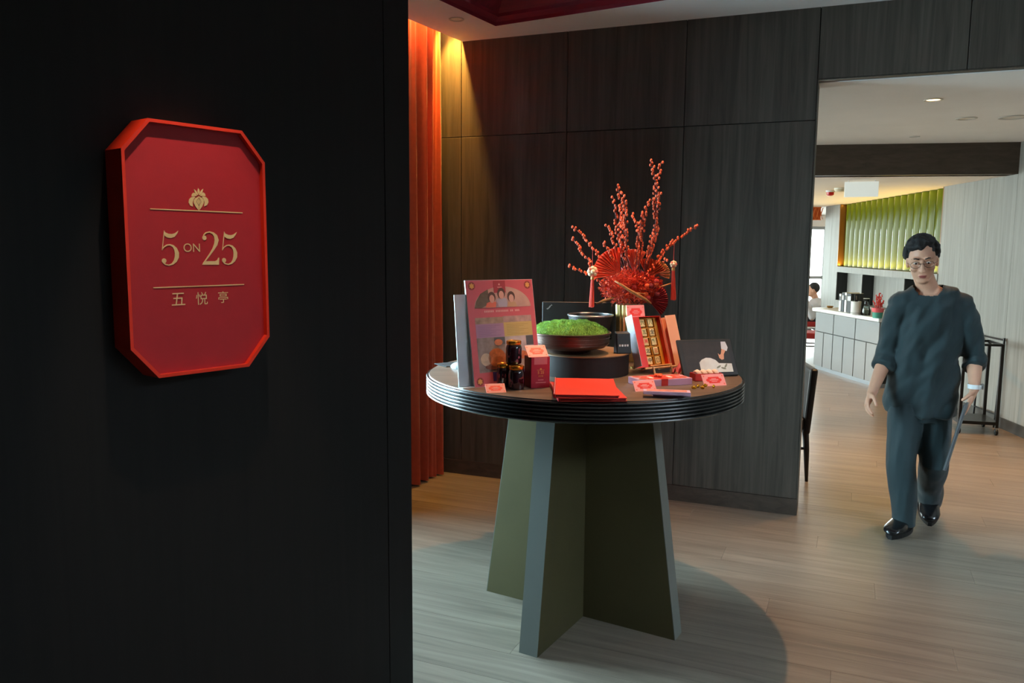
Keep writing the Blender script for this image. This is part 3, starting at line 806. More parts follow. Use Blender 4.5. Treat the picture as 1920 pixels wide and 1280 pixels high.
# jam jars
def jar(loc, label, rz):
    t = thing('jam_jar', label, 'jar', loc, rz, 'jam jars in a small pyramid')
    body = [(0.001, 0), (0.026, 0), (0.0295, 0.003), (0.0305, 0.010), (0.0305, 0.060), (0.028, 0.070), (0.0245, 0.0745), (0.0245, 0.079)]
    MB().lathe(body, 28).build('glass_body', mat('jam_dark_glass', (44, 16, 26), 0.06, var=0.5, vscale=70, spec=0.7, coat=0.5), t, smooth=40)
    fl_ = MB(); rr = random.Random(rz)
    for k in range(9):
        a = rr.uniform(0, 2 * PI); z = rr.uniform(0.012, 0.056); hh = rr.uniform(0.004, 0.010); ww = rr.uniform(0.05, 0.12)
        fl_._add([(0.0307 * math.cos(a + dx * ww), 0.0307 * math.sin(a + dx * ww), z + dz * hh) for dx, dz in ((-1, -.4), (0, -1), (1, -.2), (.6, .7), (-.3, 1))], [(0, 1, 2, 3, 4)])
    fo2 = fl_.build('fruit_pieces', mat('jam_petal', (176, 96, 112), 0.3), t); fo2['kind'] = 'stuff'
    MB().lathe([(0.0275, 0.0745), (0.0285, 0.0765), (0.0285, 0.0865), (0.027, 0.0885), (0.022, 0.0885), (0.021, 0.0878), (0.001, 0.0878)], 36).build('lid', mat('gold_lid', (214, 158, 60), 0.25, metal=0.9), t, smooth=35)
    return t
j1 = P(939, 722.5, TZ); j2 = P(968, 728.5, TZ)
j1 = j2 + (j1 - j2).normalized() * 0.068
jar(j1, 'dark jam jar in the bottom row behind the flat pink card', 0.3)
jar(j2, 'dark jam jar in the bottom row beside the red carton', 1.7)
jar((j1 + j2) / 2 + Vector((0.012, 0.02, 0.0885)), 'dark jam jar stacked on top of the two others', 2.6)

# pink name cards with a red cartouche
def card(loc, yaw, lean, w, h, label, z=TZ):
    t = thing('pink_card', label, 'card', loc, yaw)
    B = Matrix.Rotation(-lean, 4, 'X')
    def q(mb, nm, m): o = mb.build(nm, m, t); o.matrix_local = B; return o
    q(MB().box(-w / 2, w / 2, 0, 0.0022, 0, h), 'card_sheet', M_pink)
    a, b = 0.36 * w, 0.27 * h; c = h / 2
    poly = [(-a, 0), (-a * 0.86, b * 0.45), (-a * 0.72, b * 0.5), (-a * 0.66, b), (a * 0.66, b), (a * 0.72, b * 0.5), (a * 0.86, b * 0.45), (a, 0), (a * 0.86, -b * 0.45), (a * 0.72, -b * 0.5), (a * 0.66, -b), (-a * 0.66, -b), (-a * 0.72, -b * 0.5), (-a * 0.86, -b * 0.45)]
    q(MB().prism([(x, z_ + c) for x, z_ in poly], -0.0004, 0), 'red_cartouche', M_cart)
    q(MB().box(-a * 0.55, a * 0.55, -0.0008, 0, c - b * 0.12, c + b * 0.12), 'text_line', M_pink)
    q(MB().box(-a * 0.3, a * 0.3, -0.0008, 0, c + b * 0.3, c + b * 0.5), 'text_line', M_pink)
    q(MB().box(-a * 0.35, a * 0.35, -0.0008, 0, c - b * 0.55, c - b * 0.38), 'text_line', M_pink)
    for sx in (-1, 1):
        for sz in (0.16, 0.84):
            q(MB().prism([(sx * 0.42 * w + 0.035 * w * math.cos(2 * PI * k / 10), sz * h + 0.035 * w * math.sin(2 * PI * k / 10)) for k in range(10)], -0.0004, 0), 'corner_dot', mat('card_coral', (222, 104, 84), 0.5))
    # folded back leg that props the card
    dd = h * math.sin(lean); zz = h * math.cos(lean)
    MB().hexa([(-w * 0.3, dd, zz), (w * 0.3, dd, zz), (w * 0.3, dd + 0.0015, zz), (-w * 0.3, dd + 0.0015, zz)], [(-w * 0.3, dd + 0.012, 0), (w * 0.3, dd + 0.012, 0), (w * 0.3, dd + 0.0135, 0), (-w * 0.3, dd + 0.0135, 0)]).build('back_prop', M_wht, t)
    return t
ca = P(931, 736, TZ); card(ca, R_(15), R_(48), 0.074, 0.042, 'pink card with red cartouche lying in front of the poster and jars')

# red carton with the restaurant's name
ba = P(995.5, 728, TZ); bb = P(1031, 726, TZ); byaw = math.atan2((bb - ba).y, (bb - ba).x) ; bw = (bb - ba).length * 0.98
M_rcart = mat('carton_crimson', (178, 34, 58), 0.45); M_rdark = mat('carton_side', (120, 24, 34), 0.5)
rbx = thing('red_carton', 'small crimson gift carton with gold name beside the jam jars', 'box', ba, byaw)
bh = 0.118
MB().box(0, bw, 0, 0.072, 0, bh).build('carton_body', M_rcart, rbx, bevel=0.001, seg=1)
MB().box(-0.0006, 0.0, 0.002, 0.070, 0.002, bh - 0.002).build('side_face', M_rdark, rbx)
MB().box(bw * 0.16, bw * 0.86, -0.0005, 0, bh * 0.76, bh * 0.985).build('seal_label', mat('carton_label', (214, 120, 124), 0.5), rbx)
def btxt(body, hgt, zc, m, nm, par, x, off=0.0):
    me = text_mesh(body, 1.0, off); xs = [v.co.x for v in me.vertices]; ys = [v.co.y for v in me.vertices]
    k = hgt / (max(ys) - min(ys)); cx_ = (max(xs) + min(xs)) / 2; cy_ = (max(ys) + min(ys)) / 2
    for v in me.vertices: v.co = ((v.co.x - cx_) * k + x, -0.0007, (v.co.y - cy_) * k + zc)
    me.materials.append(m); o = bpy.data.objects.new(nm, me); COL.objects.link(o); o.parent = par
btxt('5 25', 0.011, bh * 0.5, M_goldp, 'carton_name', rbx, bw * 0.52, 0.02)
btxt('\u4e94\u60a6\u4ead', 0.0065, bh * 0.385, M_goldp, 'carton_chinese_name', rbx, bw * 0.52, 0.02)
MB().box(bw * 0.32, bw * 0.72, -0.0006, 0, bh * 0.575, bh * 0.585).build('gold_line', M_goldp, rbx)
MB().prism([(bw * 0.52 + 0.004 * math.cos(a), bh * 0.61 + 0.004 * math.sin(a)) for a in [2 * PI * k / 8 for k in range(8)]], -0.0006, 0).build('lotus_mark', M_goldp, rbx)
for k, (zf, wf_) in enumerate(((0.245, 0.3), (0.16, 0.55))):
    MB().box(bw * (0.52 - wf_ / 2), bw * (0.52 + wf_ / 2), -0.0006, 0, bh * zf, bh * (zf + 0.028)).build('text_line', M_pink, rbx)
cc = rbx.matrix_basis @ Vector((0, 0, 0)); bm_ = Matrix.Translation(ba) @ Matrix.Rotation(byaw, 4, 'Z')
card(bm_ @ Vector((bw * 0.42, 0.004, bh + 0.0005)), byaw, R_(48), 0.082, 0.058, 'pink card with red cartouche propped on top of the crimson carton')

# drum riser, moss bowl, rimmed bowl, laptop, mouse
drum = thing('drum_riser', 'low round dark wooden drum in the middle of the table', 'riser', (TC.x, TC.y, TZ))
DH = 0.092; DR = 0.197
MB().lathe([(0.001, 0), (DR - 0.004, 0), (DR - 0.004, DH - 0.006), (DR - 0.004, DH - 0.006)], 72).build('drum_body', wood('drum_wenge', (28, 18, 17), (40, 27, 24), rough=0.7, scale=(26, 26, 1.2)), drum, smooth=40)
MB().lathe([(DR - 0.003, DH - 0.006), (DR, DH - 0.005), (DR, DH - 0.001), (DR - 0.002, DH), (0.001, DH)], 72).build('drum_top', wood('drum_top_wood', (120, 92, 66), (150, 118, 88), rough=0.4, scale=(2, 26, 26)), drum, smooth=40)
bc = Vector((0.243, 3.335, TZ + DH)); BRr = 0.172
bowl = thing('moss_bowl', 'wide bronze bowl filled with green moss on the drum', 'bowl', bc)
MB().lathe([(0.001, 0.004), (0.085, 0.0), (0.09, 0.006), (0.082, 0.014), (0.115, 0.018), (0.148, 0.026), (0.160, 0.036), (0.1635, 0.046), (0.1645, 0.058), (0.1655, 0.072), (0.1665, 0.079), (BRr, 0.082), (BRr, 0.087), (BRr - 0.006, 0.088), (BRr - 0.010, 0.078), (0.13, 0.040), (0.001, 0.03)], 80).build('bowl_body', mat('bronze_bowl', (96, 74, 66), 0.32, metal=0.7, var=0.1, vscale=8), bowl, smooth=35)
for zz, rr in ((0.040, 0.1625), (0.050, 0.1645), (0.066, 0.1655)):
    tb = MB(); tb.tube([(rr * math.cos(2 * PI * k / 64), rr * math.sin(2 * PI * k / 64), zz) for k in range(65)], 0.0018, 6); tb.build('raised_ring', MATS['bronze_bowl'], bowl, smooth=True)
# moss: a lumpy cushion covered with short tufts
mm = MB(); rnd = random.Random(3); NR, NA = 40, 128
M_moss = mat('moss_green', (112, 156, 62), 0.95, var=0.5, vscale=45, bump=0.8, bscale=260)
def mossz(x, y):
    r = math.hypot(x, y) / (BRr - 0.011)
    n = noise.noise(Vector((x * 16, y * 16, 1.3))) * 0.010 + noise.noise(Vector((x * 42, y * 42, 4.1))) * 0.008
    return 0.076 + (0.054 + n) * max(0.0, 1 - r ** 3.0) ** 0.6
rows = []
for i in range(NR + 1):
    r = (BRr - 0.011) * i / NR
    for k in range(NA):
        a = 2 * PI * k / NA; x, y = r * math.cos(a), r * math.sin(a)
        mm.v.append(Vector((x, y, mossz(x, y))))
for i in range(NR):
    for k in range(NA):
        mm.f.append((i * NA + k, i * NA + (k + 1) % NA, (i + 1) * NA + (k + 1) % NA, (i + 1) * NA + k))
mo = mm.build('moss_cushion', M_moss, bowl, smooth=True)
tf = MB()
for k in range(14000):
    r = (BRr - 0.012) * math.sqrt(rnd.random()); a = rnd.uniform(0, 2 * PI); x, y = r * math.cos(a), r * math.sin(a); z = mossz(x, y) - 0.002
    h_ = rnd.uniform(0.005, 0.010); w_ = 0.0012; b = rnd.uniform(0, 2 * PI); lx_, ly_ = rnd.uniform(-.004, .004), rnd.uniform(-.004, .004)
    tf._add([(x - w_ * math.cos(b), y - w_ * math.sin(b), z), (x + w_ * math.cos(b), y + w_ * math.sin(b), z), (x + lx_, y + ly_, z + h_)], [(0, 1, 2)])
me = bpy.data.meshes.new('moss_tufts'); me.from_pydata([tuple(v) for v in tf.v], [], tf.f); me.materials.append(mat('moss_tuft', (134, 180, 88), 0.9, var=0.5, vscale=30))
to = bpy.data.objects.new('moss_tufts', me); COL.objects.link(to); to.parent = bowl; to['kind'] = 'stuff'

blk = mat('black_plastic', (14, 14, 15), 0.5); silver = mat('brushed_silver', (170, 172, 174), 0.3, metal=0.9)
ub = PL(1117, 590, (0, 3.66, 0), (0, 1, 0))
rb2 = thing('black_vessel', 'black round vessel with a thin silver rim behind the moss bowl', 'vessel', (ub.x - 0.02, 3.70, TZ))
zr = ub.z - TZ
MB().lathe([(0.001, 0), (0.07, 0), (0.075, 0.01), (0.085, zr * 0.6), (0.104, zr - 0.006), (0.098, zr - 0.006), (0.08, zr * 0.6), (0.001, 0.02)], 56).build('vessel_body', blk, rb2, smooth=40)
tb = MB(); tb.tube([(0.103 * math.cos(2 * PI * k / 56), 0.103 * math.sin(2 * PI * k / 56), zr - 0.004) for k in range(57)], 0.0045, 8); tb.build('silver_rim', silver, rb2, smooth=True)

la = PL(1016, 563, (0, 3.93, 0), (0, 1, 0)); lb = PL(1121, 566, (0, 3.90, 0), (0, 1, 0))
lap = thing('laptop', 'black laptop with its lid open, seen from behind beyond the bowl', 'laptop', (la.x, 3.85, TZ), R_(-4))
lw_ = 0.335; ltop = la.z - TZ
MB().box(0, lw_, 0.0, 0.22, 0.09, 0.106).build('laptop_base', blk, lap, bevel=0.003, seg=1)
MB().box(0, lw_, -0.006, 0.004, 0.10, ltop).build('lid', blk, lap, bevel=0.002, seg=1)
lgm = text_mesh('ThinkPad', 0.012, 0.0006)
xs = [v.co.x for v in lgm.vertices]
for v in lgm.vertices:
    x, y = v.co.x, v.co.y; c_, s_ = math.cos(R_(45)), math.sin(R_(45))
    v.co = (0.034 + (x * c_ - y * s_) * 0.72, -0.0066, ltop - 0.026 + (x * s_ + y * c_) * 0.72)
lgm.materials.append(mat('lid_logo_grey', (170, 172, 176), 0.4)); lgo = bpy.data.objects.new('lid_logo', lgm); COL.objects.link(lgo); lgo.parent = lap
MB().box(0.04, lw_ - 0.04, 0.0, 0.12, 0, 0.09).build('riser_block', blk, lap)

ms = P(861, 690, TZ)
mpad = thing('mouse_pad', 'thin black pad lying at the table edge beside the mouse', 'mouse pad', (ms.x - 0.02, ms.y + 0.115, TZ), R_(35))
MB().box(-0.085, 0.085, -0.055, 0.055, 0, 0.004).build('pad_sheet', mat('pad_black', (20, 20, 22), 0.8), mpad, bevel=0.0015, seg=1)
mse = thing('computer_mouse', 'small black and silver computer mouse behind the poster stand', 'mouse', (ms.x, ms.y, TZ), R_(35))
sh = MB()
rings = []
for i in range(9):
    u = i / 8; y = -0.05 + 0.1 * u; w_ = 0.03 * math.sin(PI * (0.12 + 0.76 * u)) ** 0.6; h_ = 0.034 * math.sin(PI * (0.10 + 0.62 * (1 - u))) ** 0.8
    rings.append([(w_ * math.cos(2 * PI * k / 16), y, max(0.0, h_ * math.sin(2 * PI * k / 16))) for k in range(16)])
sh.loft(rings).build('mouse_shell', mat('mouse_dark', (44, 52, 54), 0.35), mse, smooth=50)
MB().loft([[(p[0] * 0.8, p[1] * 0.9, p[2] + 0.0012) for p in r] for r in rings[1:6]]).build('silver_cover', silver, mse, smooth=50)

# red folders
def folder(pa, pb, pd_, z0, h, label, dark=False):
    t = thing('red_folder', label, 'folder', (pa.x, pa.y, z0), math.atan2((pb - pa).y, (pb - pa).x), 'red folders')
    w_ = (pb - pa).length; d_ = (pd_ - pa).length
    m_ = mat('folder_red', (226, 62, 48), 0.42, var=0.02)
    MB().box(0, w_, -d_, 0, 0, 0.003).build('lower_cover', m_, t); MB().box(0, w_, -d_, 0, h - 0.003, h).build('upper_cover', m_, t, bevel=0.0008, seg=1)
    MB().box(-0.002, 0.004, -d_, 0, 0, h).build('spine', mat('folder_spine', (196, 30, 40), 0.4), t)
    MB().box(0.006, w_ - 0.004, -d_ + 0.004, -0.004, 0.003, h - 0.003).build('pages', mat('folder_pages', (150, 30, 40), 0.6), t)
    MB().tube([(0.001, -d_ - 0.001, h + 0.001), (0.001, -d_ / 2, h + 0.001), (0.001, 0.001, h + 0.001)], 0.002, 6).build('clear_binder', mat('clear_binder', (236, 150, 150), 0.2), t)
    return t
fa, fb_, fd_ = P(1041, 709, TZ + 0.026), P(1150, 711, TZ + 0.026), P(1087, 740, TZ + 0.026)
folder(fa, fb_, fd_, TZ + 0.0158, 0.0125, 'bright red folder lying on top of another in front of the drum')
fa2, fb2, fd2 = P(1031, 716, TZ + 0.012), P(1146, 716, TZ + 0.012), P(1072, 746, TZ + 0.012)
folder(fa2, fb2, fd2, TZ, 0.013, 'bright red folder underneath another folder on the table')

# box of mahjong-tile chocolates on a wooden easel
GB = Vector((0.581, 3.359, 1.10)); GY, GL = R_(31), R_(20)
mj = thing('chocolate_box', 'open red gift box of chocolates shaped like mahjong tiles, standing on an easel', 'box', (GB.x, GB.y, TZ), GY)
BX = Matrix.Translation((0, 0, GB.z - TZ)) @ Matrix.Rotation(-GL, 4, 'X')
def mq(mb, nm, m, par=None, **k):
    o = mb.build(nm, m, par or mj, **k)
    if par is None: o.matrix_local = BX
    return o
M_mred = mat('box_red', (206, 36, 26), 0.45); M_mgold = mat('tray_gold', (214, 150, 54), 0.4, metal=0.3); M_ivory = mat('tile_ivory', (222, 204, 150), 0.4)
gw, gh, gd = 0.12, 0.217, 0.035
mq(MB().box(-0.002, gw + 0.002, gd, gd + 0.004, -0.002, gh + 0.002), 'box_back', M_mred)
for b in ((-0.002, 0.0, 0, gd, -0.002, gh), (gw, gw + 0.002, 0, gd, -0.002, gh), (-0.002, gw + 0.002, 0, gd, -0.002, 0.0), (-0.002, gw + 0.002, 0, gd, gh, gh + 0.002)):
    mq(MB().box(*b), 'box_side', M_mred)
tray = mq(MB().box(0, gw, gd - 0.006, gd, 0, gh), 'gold_tray', M_mgold)
for k in range(6):
    z = 0.004 + (gh - 0.010) * k / 5; mq(MB().box(0, gw * 0.74, gd - 0.024, gd - 0.006, z - 0.0015, z + 0.0015), 'tray_rib', M_mgold, tray)
for x in (0.0, 0.044, 0.087): mq(MB().box(x, x + 0.003, gd - 0.024, gd - 0.006, 0, gh), 'tray_rib', M_mgold, tray)
mq(MB().box(0, gw, -0.012, gd - 0.01, -0.002, 0.003), 'bottom_flap', mat('tray_peach', (232, 176, 116), 0.4))
M_tg, M_tr, M_tk = mat('tile_green', (70, 104, 56), 0.5), mat('tile_red', (206, 76, 60), 0.5), mat('tile_black', (40, 44, 36), 0.5)
marks = [('\u4e2d', M_tk), ('\u25af', M_tk), ('\u5317', M_tk), ('\u4e09', M_tr), ('\u842c', M_tr), ('\u767c', M_tg), ('\u4e94', M_tg), ('\u5168', M_tk), ('\u516d', M_tg), ('\u516b', M_tg)]
for k in range(10):
    c_, r_ = k % 2, k // 2
    x = 0.006 + c_ * 0.044; z = 0.009 + r_ * (gh - 0.010) / 5
    tl = mq(MB().box(x, x + 0.026, 0.006, gd - 0.007, z, z + 0.033), 'mahjong_tile', M_ivory, tray, bevel=0.003, seg=2)
    ch, m_ = marks[k]
    if ch == '\u25af':
        mk = MB()
        for b in ((-0.007, -0.0052, -0.010, 0.010), (0.0052, 0.007, -0.010, 0.010), (-0.007, 0.007, -0.010, -0.0082), (-0.007, 0.007, 0.0082, 0.010)):
            mk.box(x + 0.013 + b[0], x + 0.013 + b[1], 0.0054, 0.006, z + 0.0165 + b[2], z + 0.0165 + b[3])
        mk.build('tile_mark', m_, tl)
    else:
        me = text_mesh(ch, 0.022, 0.0005)
        for v in me.vertices: v.co = (v.co.x + x + 0.013, 0.0056, v.co.y + z + 0.0165)
        me.materials.append(m_); o = bpy.data.objects.new('tile_mark', me); COL.objects.link(o); o.parent = tl
def door(x, ang, sgn, mi, mo_, nm, wd=0.062, th=0.022):
    """hinged half of the lid: opens about the body's edge"""
    D = BX @ Matrix.Translation((x, 0.0, 0)) @ Matrix.Rotation(ang, 4, 'Z')
    a, b = (0, wd) if sgn > 0 else (-wd, 0)
    o = MB().box(a, b, 0.0, 0.003, -0.002, gh + 0.002).build(nm, mi, mj); o.matrix_local = D
    e0, e1 = (b, b + 0.002) if sgn > 0 else (a - 0.002, a)
    MB().box(e0, e1, -0.004 - th, 0.003, -0.002, gh + 0.002).build('door_outer_edge', mo_, o)
    MB().box(min(a, b), max(a, b), 0.003, 0.0045, -0.002, gh + 0.002).build('door_outer_face', mo_, o)
    return o
door(-0.002, R_(-5), -1, M_mred, mat('box_white_print', (214, 212, 222), 0.5, var=0.08, vscale=40), 'open_door', 0.064, 0.044)
door(gw + 0.002, R_(52), 1, mat('box_deep_red', (176, 30, 26), 0.45), mat('box_peach', (228, 152, 112), 0.5), 'open_door', 0.062)
# printed sleeve standing behind the right door
o = MB().box(0, 0.052, 0, 0.003, -0.004, gh + 0.006).build('peach_sleeve', mat('sleeve_peach', (226, 160, 118), 0.5, var=0.05), mj); o.matrix_local = BX @ Matrix.Translation((gw + 0.046, 0.02, 0)) @ Matrix.Rotation(R_(-12), 4, 'Z')
eas = thing('wooden_easel', 'small pale wooden easel holding the mahjong chocolate box', 'easel', (GB.x, GB.y, TZ), GY)
M_pale = wood('pale_beech', (196, 156, 118), (222, 184, 146), rough=0.5, scale=(20, 20, 2))
for x in (0.01, gw - 0.01):
    e1 = MB().tube([(x, 0.05, 0.004), (x, 0.05 + 0.05, 0.17)], 0.005, 6).build('easel_leg', M_pale, eas)
    MB().tube([(x, -0.02, 0.0285), (x, 0.06, 0.0028)], 0.004, 6).build('easel_shelf_peg', M_pale, eas)
    MB().tube([(x, -0.02, 0.0285), (x, -0.028, 0.0)], 0.0045, 6).build('easel_foot', M_pale, eas)
    MB().tube([(x, 0.11, 0.003), (x, 0.08, 0.12)], 0.004, 6).build('easel_strut', M_pale, eas)
MB().tube([(-0.03, -0.012, 0.024), (gw + 0.02, -0.012, 0.024)], 0.0045, 6).build('easel_rail', M_pale, eas)
cb = PL(1196, 592, Vector((0.62, 3.44, 0)), (0, 1, 0))
card(Vector((cb.x + 0.006, cb.y + 0.075, cb.z - 0.020)), R_(20), R_(14), 0.088, 0.062, 'pink card with red cartouche tucked behind the mahjong chocolate box')
cps = MB().box(-0.02, 0.02, 0, 0.02, 0, 1)
# post that carries that card
cp = thing('card_post', 'thin brass post holding the pink card behind the chocolate box', 'post', (cb.x + 0.006, cb.y + 0.085, TZ))
MB().tube([(0, 0, 0), (0, 0, cb.z - 0.02 - TZ)], 0.003, 8).build('post_rod', mat('brass', (196, 160, 90), 0.3, metal=0.9), cp)
MB().lathe([(0.001, 0), (0.02, 0), (0.02, 0.004), (0.001, 0.006)], 20).build('post_base', MATS['brass'], cp)

# long pink gift box with ribbon
g0, g1 = P(1205, 725.5, TZ), P(1298, 720.6, TZ); gy = math.atan2((g1 - g0).y, (g1 - g0).x); gl_ = (g1 - g0).length
gb = thing('gift_box', 'long lilac-pink gift box with printed lid and red ribbon', 'gift box', g0, gy)
M_lil = mat('gift_lilac', (196, 144, 166), 0.45); GBH, GBD = 0.026, 0.105
MB().box(-0.01, gl_, 0, GBD, 0, GBH).build('box_body', M_lil, gb, bevel=0.0012, seg=1)
MB().box(0.022, gl_ - 0.045, 0.010, GBD - 0.016, GBH, GBH + 0.0005).build('lid_print', mat('gift_print_red', (204, 66, 50), 0.5, var=0.35, vscale=60), gb)
MB().box(-0.009, 0.018, 0.004, GBD - 0.004, GBH, GBH + 0.0005).build('lid_lilac', mat('gift_pale', (190, 164, 182), 0.5), gb)
for (x, y) in ((0.014, 0.024), (0.014, 0.078), (gl_ - 0.03, 0.026), (gl_ - 0.03, 0.078)):
    MB().lathe([(0.001, 0), (0.0155, 0), (0.0155, 0.0008), (0.001, 0.0008)], 20, Matrix.Translation((x, y, GBH + 0.0004))).build('lid_medallion', mat('gift_medallion', (168, 74, 66), 0.5), gb)
    tb = MB(); tb.tube([(x + 0.0165 * math.cos(2 * PI * k / 20), y + 0.0165 * math.sin(2 * PI * k / 20), GBH + 0.001) for k in range(21)], 0.0014, 5); tb.build('medallion_ring', mat('gift_ring', (236, 132, 116), 0.5), gb)
rx = gl_ * 0.44
MB().box(rx - 0.014, rx + 0.014, -0.001, 0.0, 0, GBH + 0.001).build('ribbon_front', mat('ribbon_red', (196, 40, 30), 0.5), gb)
MB().box(rx - 0.014, rx + 0.014, -0.001, GBD + 0.001, GBH + 0.0006, GBH + 0.0016).build('ribbon_top', MATS['ribbon_red'], gb)
M_bow = mat('bow_orange', (232, 92, 44), 0.5)
for k, a in enumerate((20, 140, 260)):
    MB().ball((rx + 0.008 * math.cos(R_(a)), 0.05 + 0.011 * math.sin(R_(a)), GBH + 0.008), (0.011, 0.009, 0.007), 10, 6).build('bow_petal', M_bow, gb, smooth=True)
for bx_, by_, m_ in ((0.058, 0.05, M_wht), (gl_ - 0.075, 0.05, M_wht)):
    MB().prism([(bx_ + 0.012 * math.cos(t) * (1 if k % 2 else 0.55), by_ + 0.022 * math.sin(t)) for k, t in enumerate([2 * PI * k / 12 for k in range(12)])], 0, 0.0006, Matrix.Translation((0, 0, GBH + 0.0012)) @ Matrix.Rotation(R_(90), 4, 'X') @ Matrix.Rotation(R_(180), 4, 'X')).build('printed_crane', m_, gb)

# open red pastry box with cakes
p0_, p1_ = P(1303, 714.5, TZ), P(1345, 712, TZ)
pb_ = thing('pastry_box', 'open red pastry box holding a row of pale cakes', 'box', (p0_.x, p0_.y - 0.005, TZ), R_(14.8))
pl_, pdp, phh = 0.118, 0.05, 0.03
M_pbr = mat('pastry_box_red', (196, 34, 30), 0.5)
MB().box(0, pl_, 0, pdp, 0, 0.003).build('box_floor', M_pbr, pb_)
for b in ((0, pl_, 0, 0.003), (0, pl_, pdp - 0.003, pdp), (0, 0.003, 0, pdp), (pl_ - 0.003, pl_, 0, pdp)): MB().box(*b, 0, phh).build('box_wall', M_pbr, pb_)
for k in range(4):
    ck = thing('small_cake', 'pale round cake standing on edge in the red pastry box', 'cake', (0, 0, 0), 0, 'pale cakes in the pastry box')
    pm = Matrix.Translation((p0_.x, p0_.y - 0.005, TZ)) @ Matrix.Rotation(R_(14.8), 4, 'Z')
    ck.location = pm @ Vector((0.022 + 0.026 * k, 0.025, 0.004)); ck.rotation_euler = (0, 0, R_(26))
    MB().lathe([(0.001, -0.009), (0.017, -0.009), (0.0195, -0.006), (0.0195, 0.006), (0.017, 0.009), (0.001, 0.009)], 24, Matrix.Translation((0, 0, 0.0195)) @ Matrix.Rotation(R_(72), 4, 'Y')).build('cake_body', mat('cake_cream', (216, 190, 170), 0.6, var=0.05), ck, smooth=40)
    MB().lathe([(0.001, 0.0091), (0.013, 0.0091), (0.013, 0.010), (0.001, 0.010)], 18, Matrix.Translation((0, 0, 0.0195)) @ Matrix.Rotation(R_(72), 4, 'Y')).build('cake_stamp', mat('cake_stamp', (232, 214, 200), 0.6), ck)
tis = thing('pink_tissue', 'crumpled pink tissue paper between the two gift boxes', 'tissue paper', P(1281, 703, TZ), R_(20))
tm = MB(); rnd = random.Random(9); n_ = 9
for i in range(n_):
    for j in range(n_):
        tm.v.append(Vector(((i / (n_ - 1) - 0.5) * 0.06 + rnd.uniform(-.004, .004), (j / (n_ - 1) - 0.5) * 0.05 + rnd.uniform(-.006, .006) + 0.02, max(0.002, 0.062 - abs(i - 4) * 0.009 + rnd.uniform(-.012, .012) - abs(j - 4) * 0.008))))
for i in range(n_ - 1):
    for j in range(n_ - 1): tm.f.append((i * n_ + j, (i + 1) * n_ + j, (i + 1) * n_ + j + 1, i * n_ + j + 1))
o = tm.build('tissue_sheet', mat('tissue_pink', (232, 118, 140), 0.6), tis); o.modifiers.new('solid', 'SOLIDIFY').thickness = 0.0012

cd3 = P(1212, 733, TZ); card(cd3, R_(17), R_(40), 0.088, 0.046, 'pink card with red cartouche leaning against the lilac gift box')
cd2 = P(1342, 723, TZ); card(cd2, R_(18), R_(35), 0.098, 0.050, 'pink card with red cartouche in front of the open pastry box')
# two slim printed cartons
def slim(px, z0, yaw, w_, d_, h_, label):
    t = thing('slim_carton', label, 'box', (px.x, px.y, z0), yaw, 'slim cartons')
    MB().box(0, w_, 0, d_, 0, h_).build('carton_body', mat('slim_lilac', (206, 176, 204), 0.45), t, bevel=0.0008, seg=1)
    MB().box(0.012, w_ - 0.012, 0.008, d_ - 0.008, h_, h_ + 0.0005).build('printed_top', mat('slim_print', (214, 128, 112), 0.5, var=0.3, vscale=50), t)
s1 = P(1224, 743, TZ); slim(s1 + Vector((-0.0, 0, 0)), TZ, R_(-3), 0.135, 0.055, 0.012, 'slim lilac carton underneath the other one by the red folders')
s2 = P(1206, 739, TZ + 0.0125); slim(s2, TZ + 0.0125, R_(-9), 0.165, 0.05, 0.012, 'slim lilac carton lying on top of the other one by the red folders')
# gold charms
for k, (x, y, lb_) in enumerate(((1301, 729, 'standing nearest the lilac gift box'), (1309, 726, 'behind the others'), (1317, 729, 'in the middle of the scatter'), (1322, 725, 'touching the middle one'), (1338, 727, 'lying apart in front of the pink card'))):
    t = thing('gold_charm', 'tiny gold charm on the table, ' + lb_, 'charm', P(x, y, TZ), k * 1.1, 'tiny gold charms')
    mg = mat('charm_gold', (222, 166, 44), 0.25, metal=0.9)
    MB().loft([[(0.011 * sx_ * math.cos(2 * PI * q / 10), 0.006 * sx_ * math.sin(2 * PI * q / 10), z) for q in range(10)] for sx_, z in ((0.5, 0), (0.8, 0.003), (1.0, 0.007), (0.9, 0.009))]).build('ingot_boat', mg, t, smooth=50)
    MB().ball((0, 0, 0.009), (0.005, 0.004, 0.004), 8, 6).build('ingot_dome', mg, t, smooth=True)
# framed food photograph
fo_ = thing('photo_display', 'black board with a printed photograph of a hand dressing a plate', 'display', (0.705, 3.236, TZ), R_(14.8))
FB = Matrix.Translation((0, 0, 0.0056)) @ Matrix.Rotation(R_(-28.6), 4, 'X'); fw_, fh_ = 0.252, 0.165
def fq(mb, nm, m, par=None, **k):
    o = mb.build(nm, m, par or fo_, **k)
    if par is None: o.matrix_local = FB
    return o
fbk = fq(MB().box(0, fw_, 0, 0.012, 0, fh_), 'black_board', blk, bevel=0.004, seg=2)
X0, X1 = 0.02, fw_ - 0.022
def fx(u): return X0 + (X1 - X0) * u
def fz(v): return 0.016 + (fh_ - 0.030) * v
fq(MB().box(X0, X1, -0.0004, 0, fz(0), fz(1)), 'dark_photo', mat('photo_dark', (30, 22, 18), 0.5, var=0.45, vscale=30), fbk)
fq(MB().prism([(fx(0.3), fz(0)), (fx(1), fz(0)), (fx(1), fz(0.27)), (fx(0.72), fz(0.29)), (fx(0.66), fz(0.40)), (fx(0.56), fz(0.47)), (fx(0.46), fz(0.48)), (fx(0.36), fz(0.42)), (fx(0.3), fz(0.33))], -0.0008, 0), 'printed_plate', mat('photo_plate_white', (206, 214, 212), 0.4, var=0.1, vscale=25), fbk)
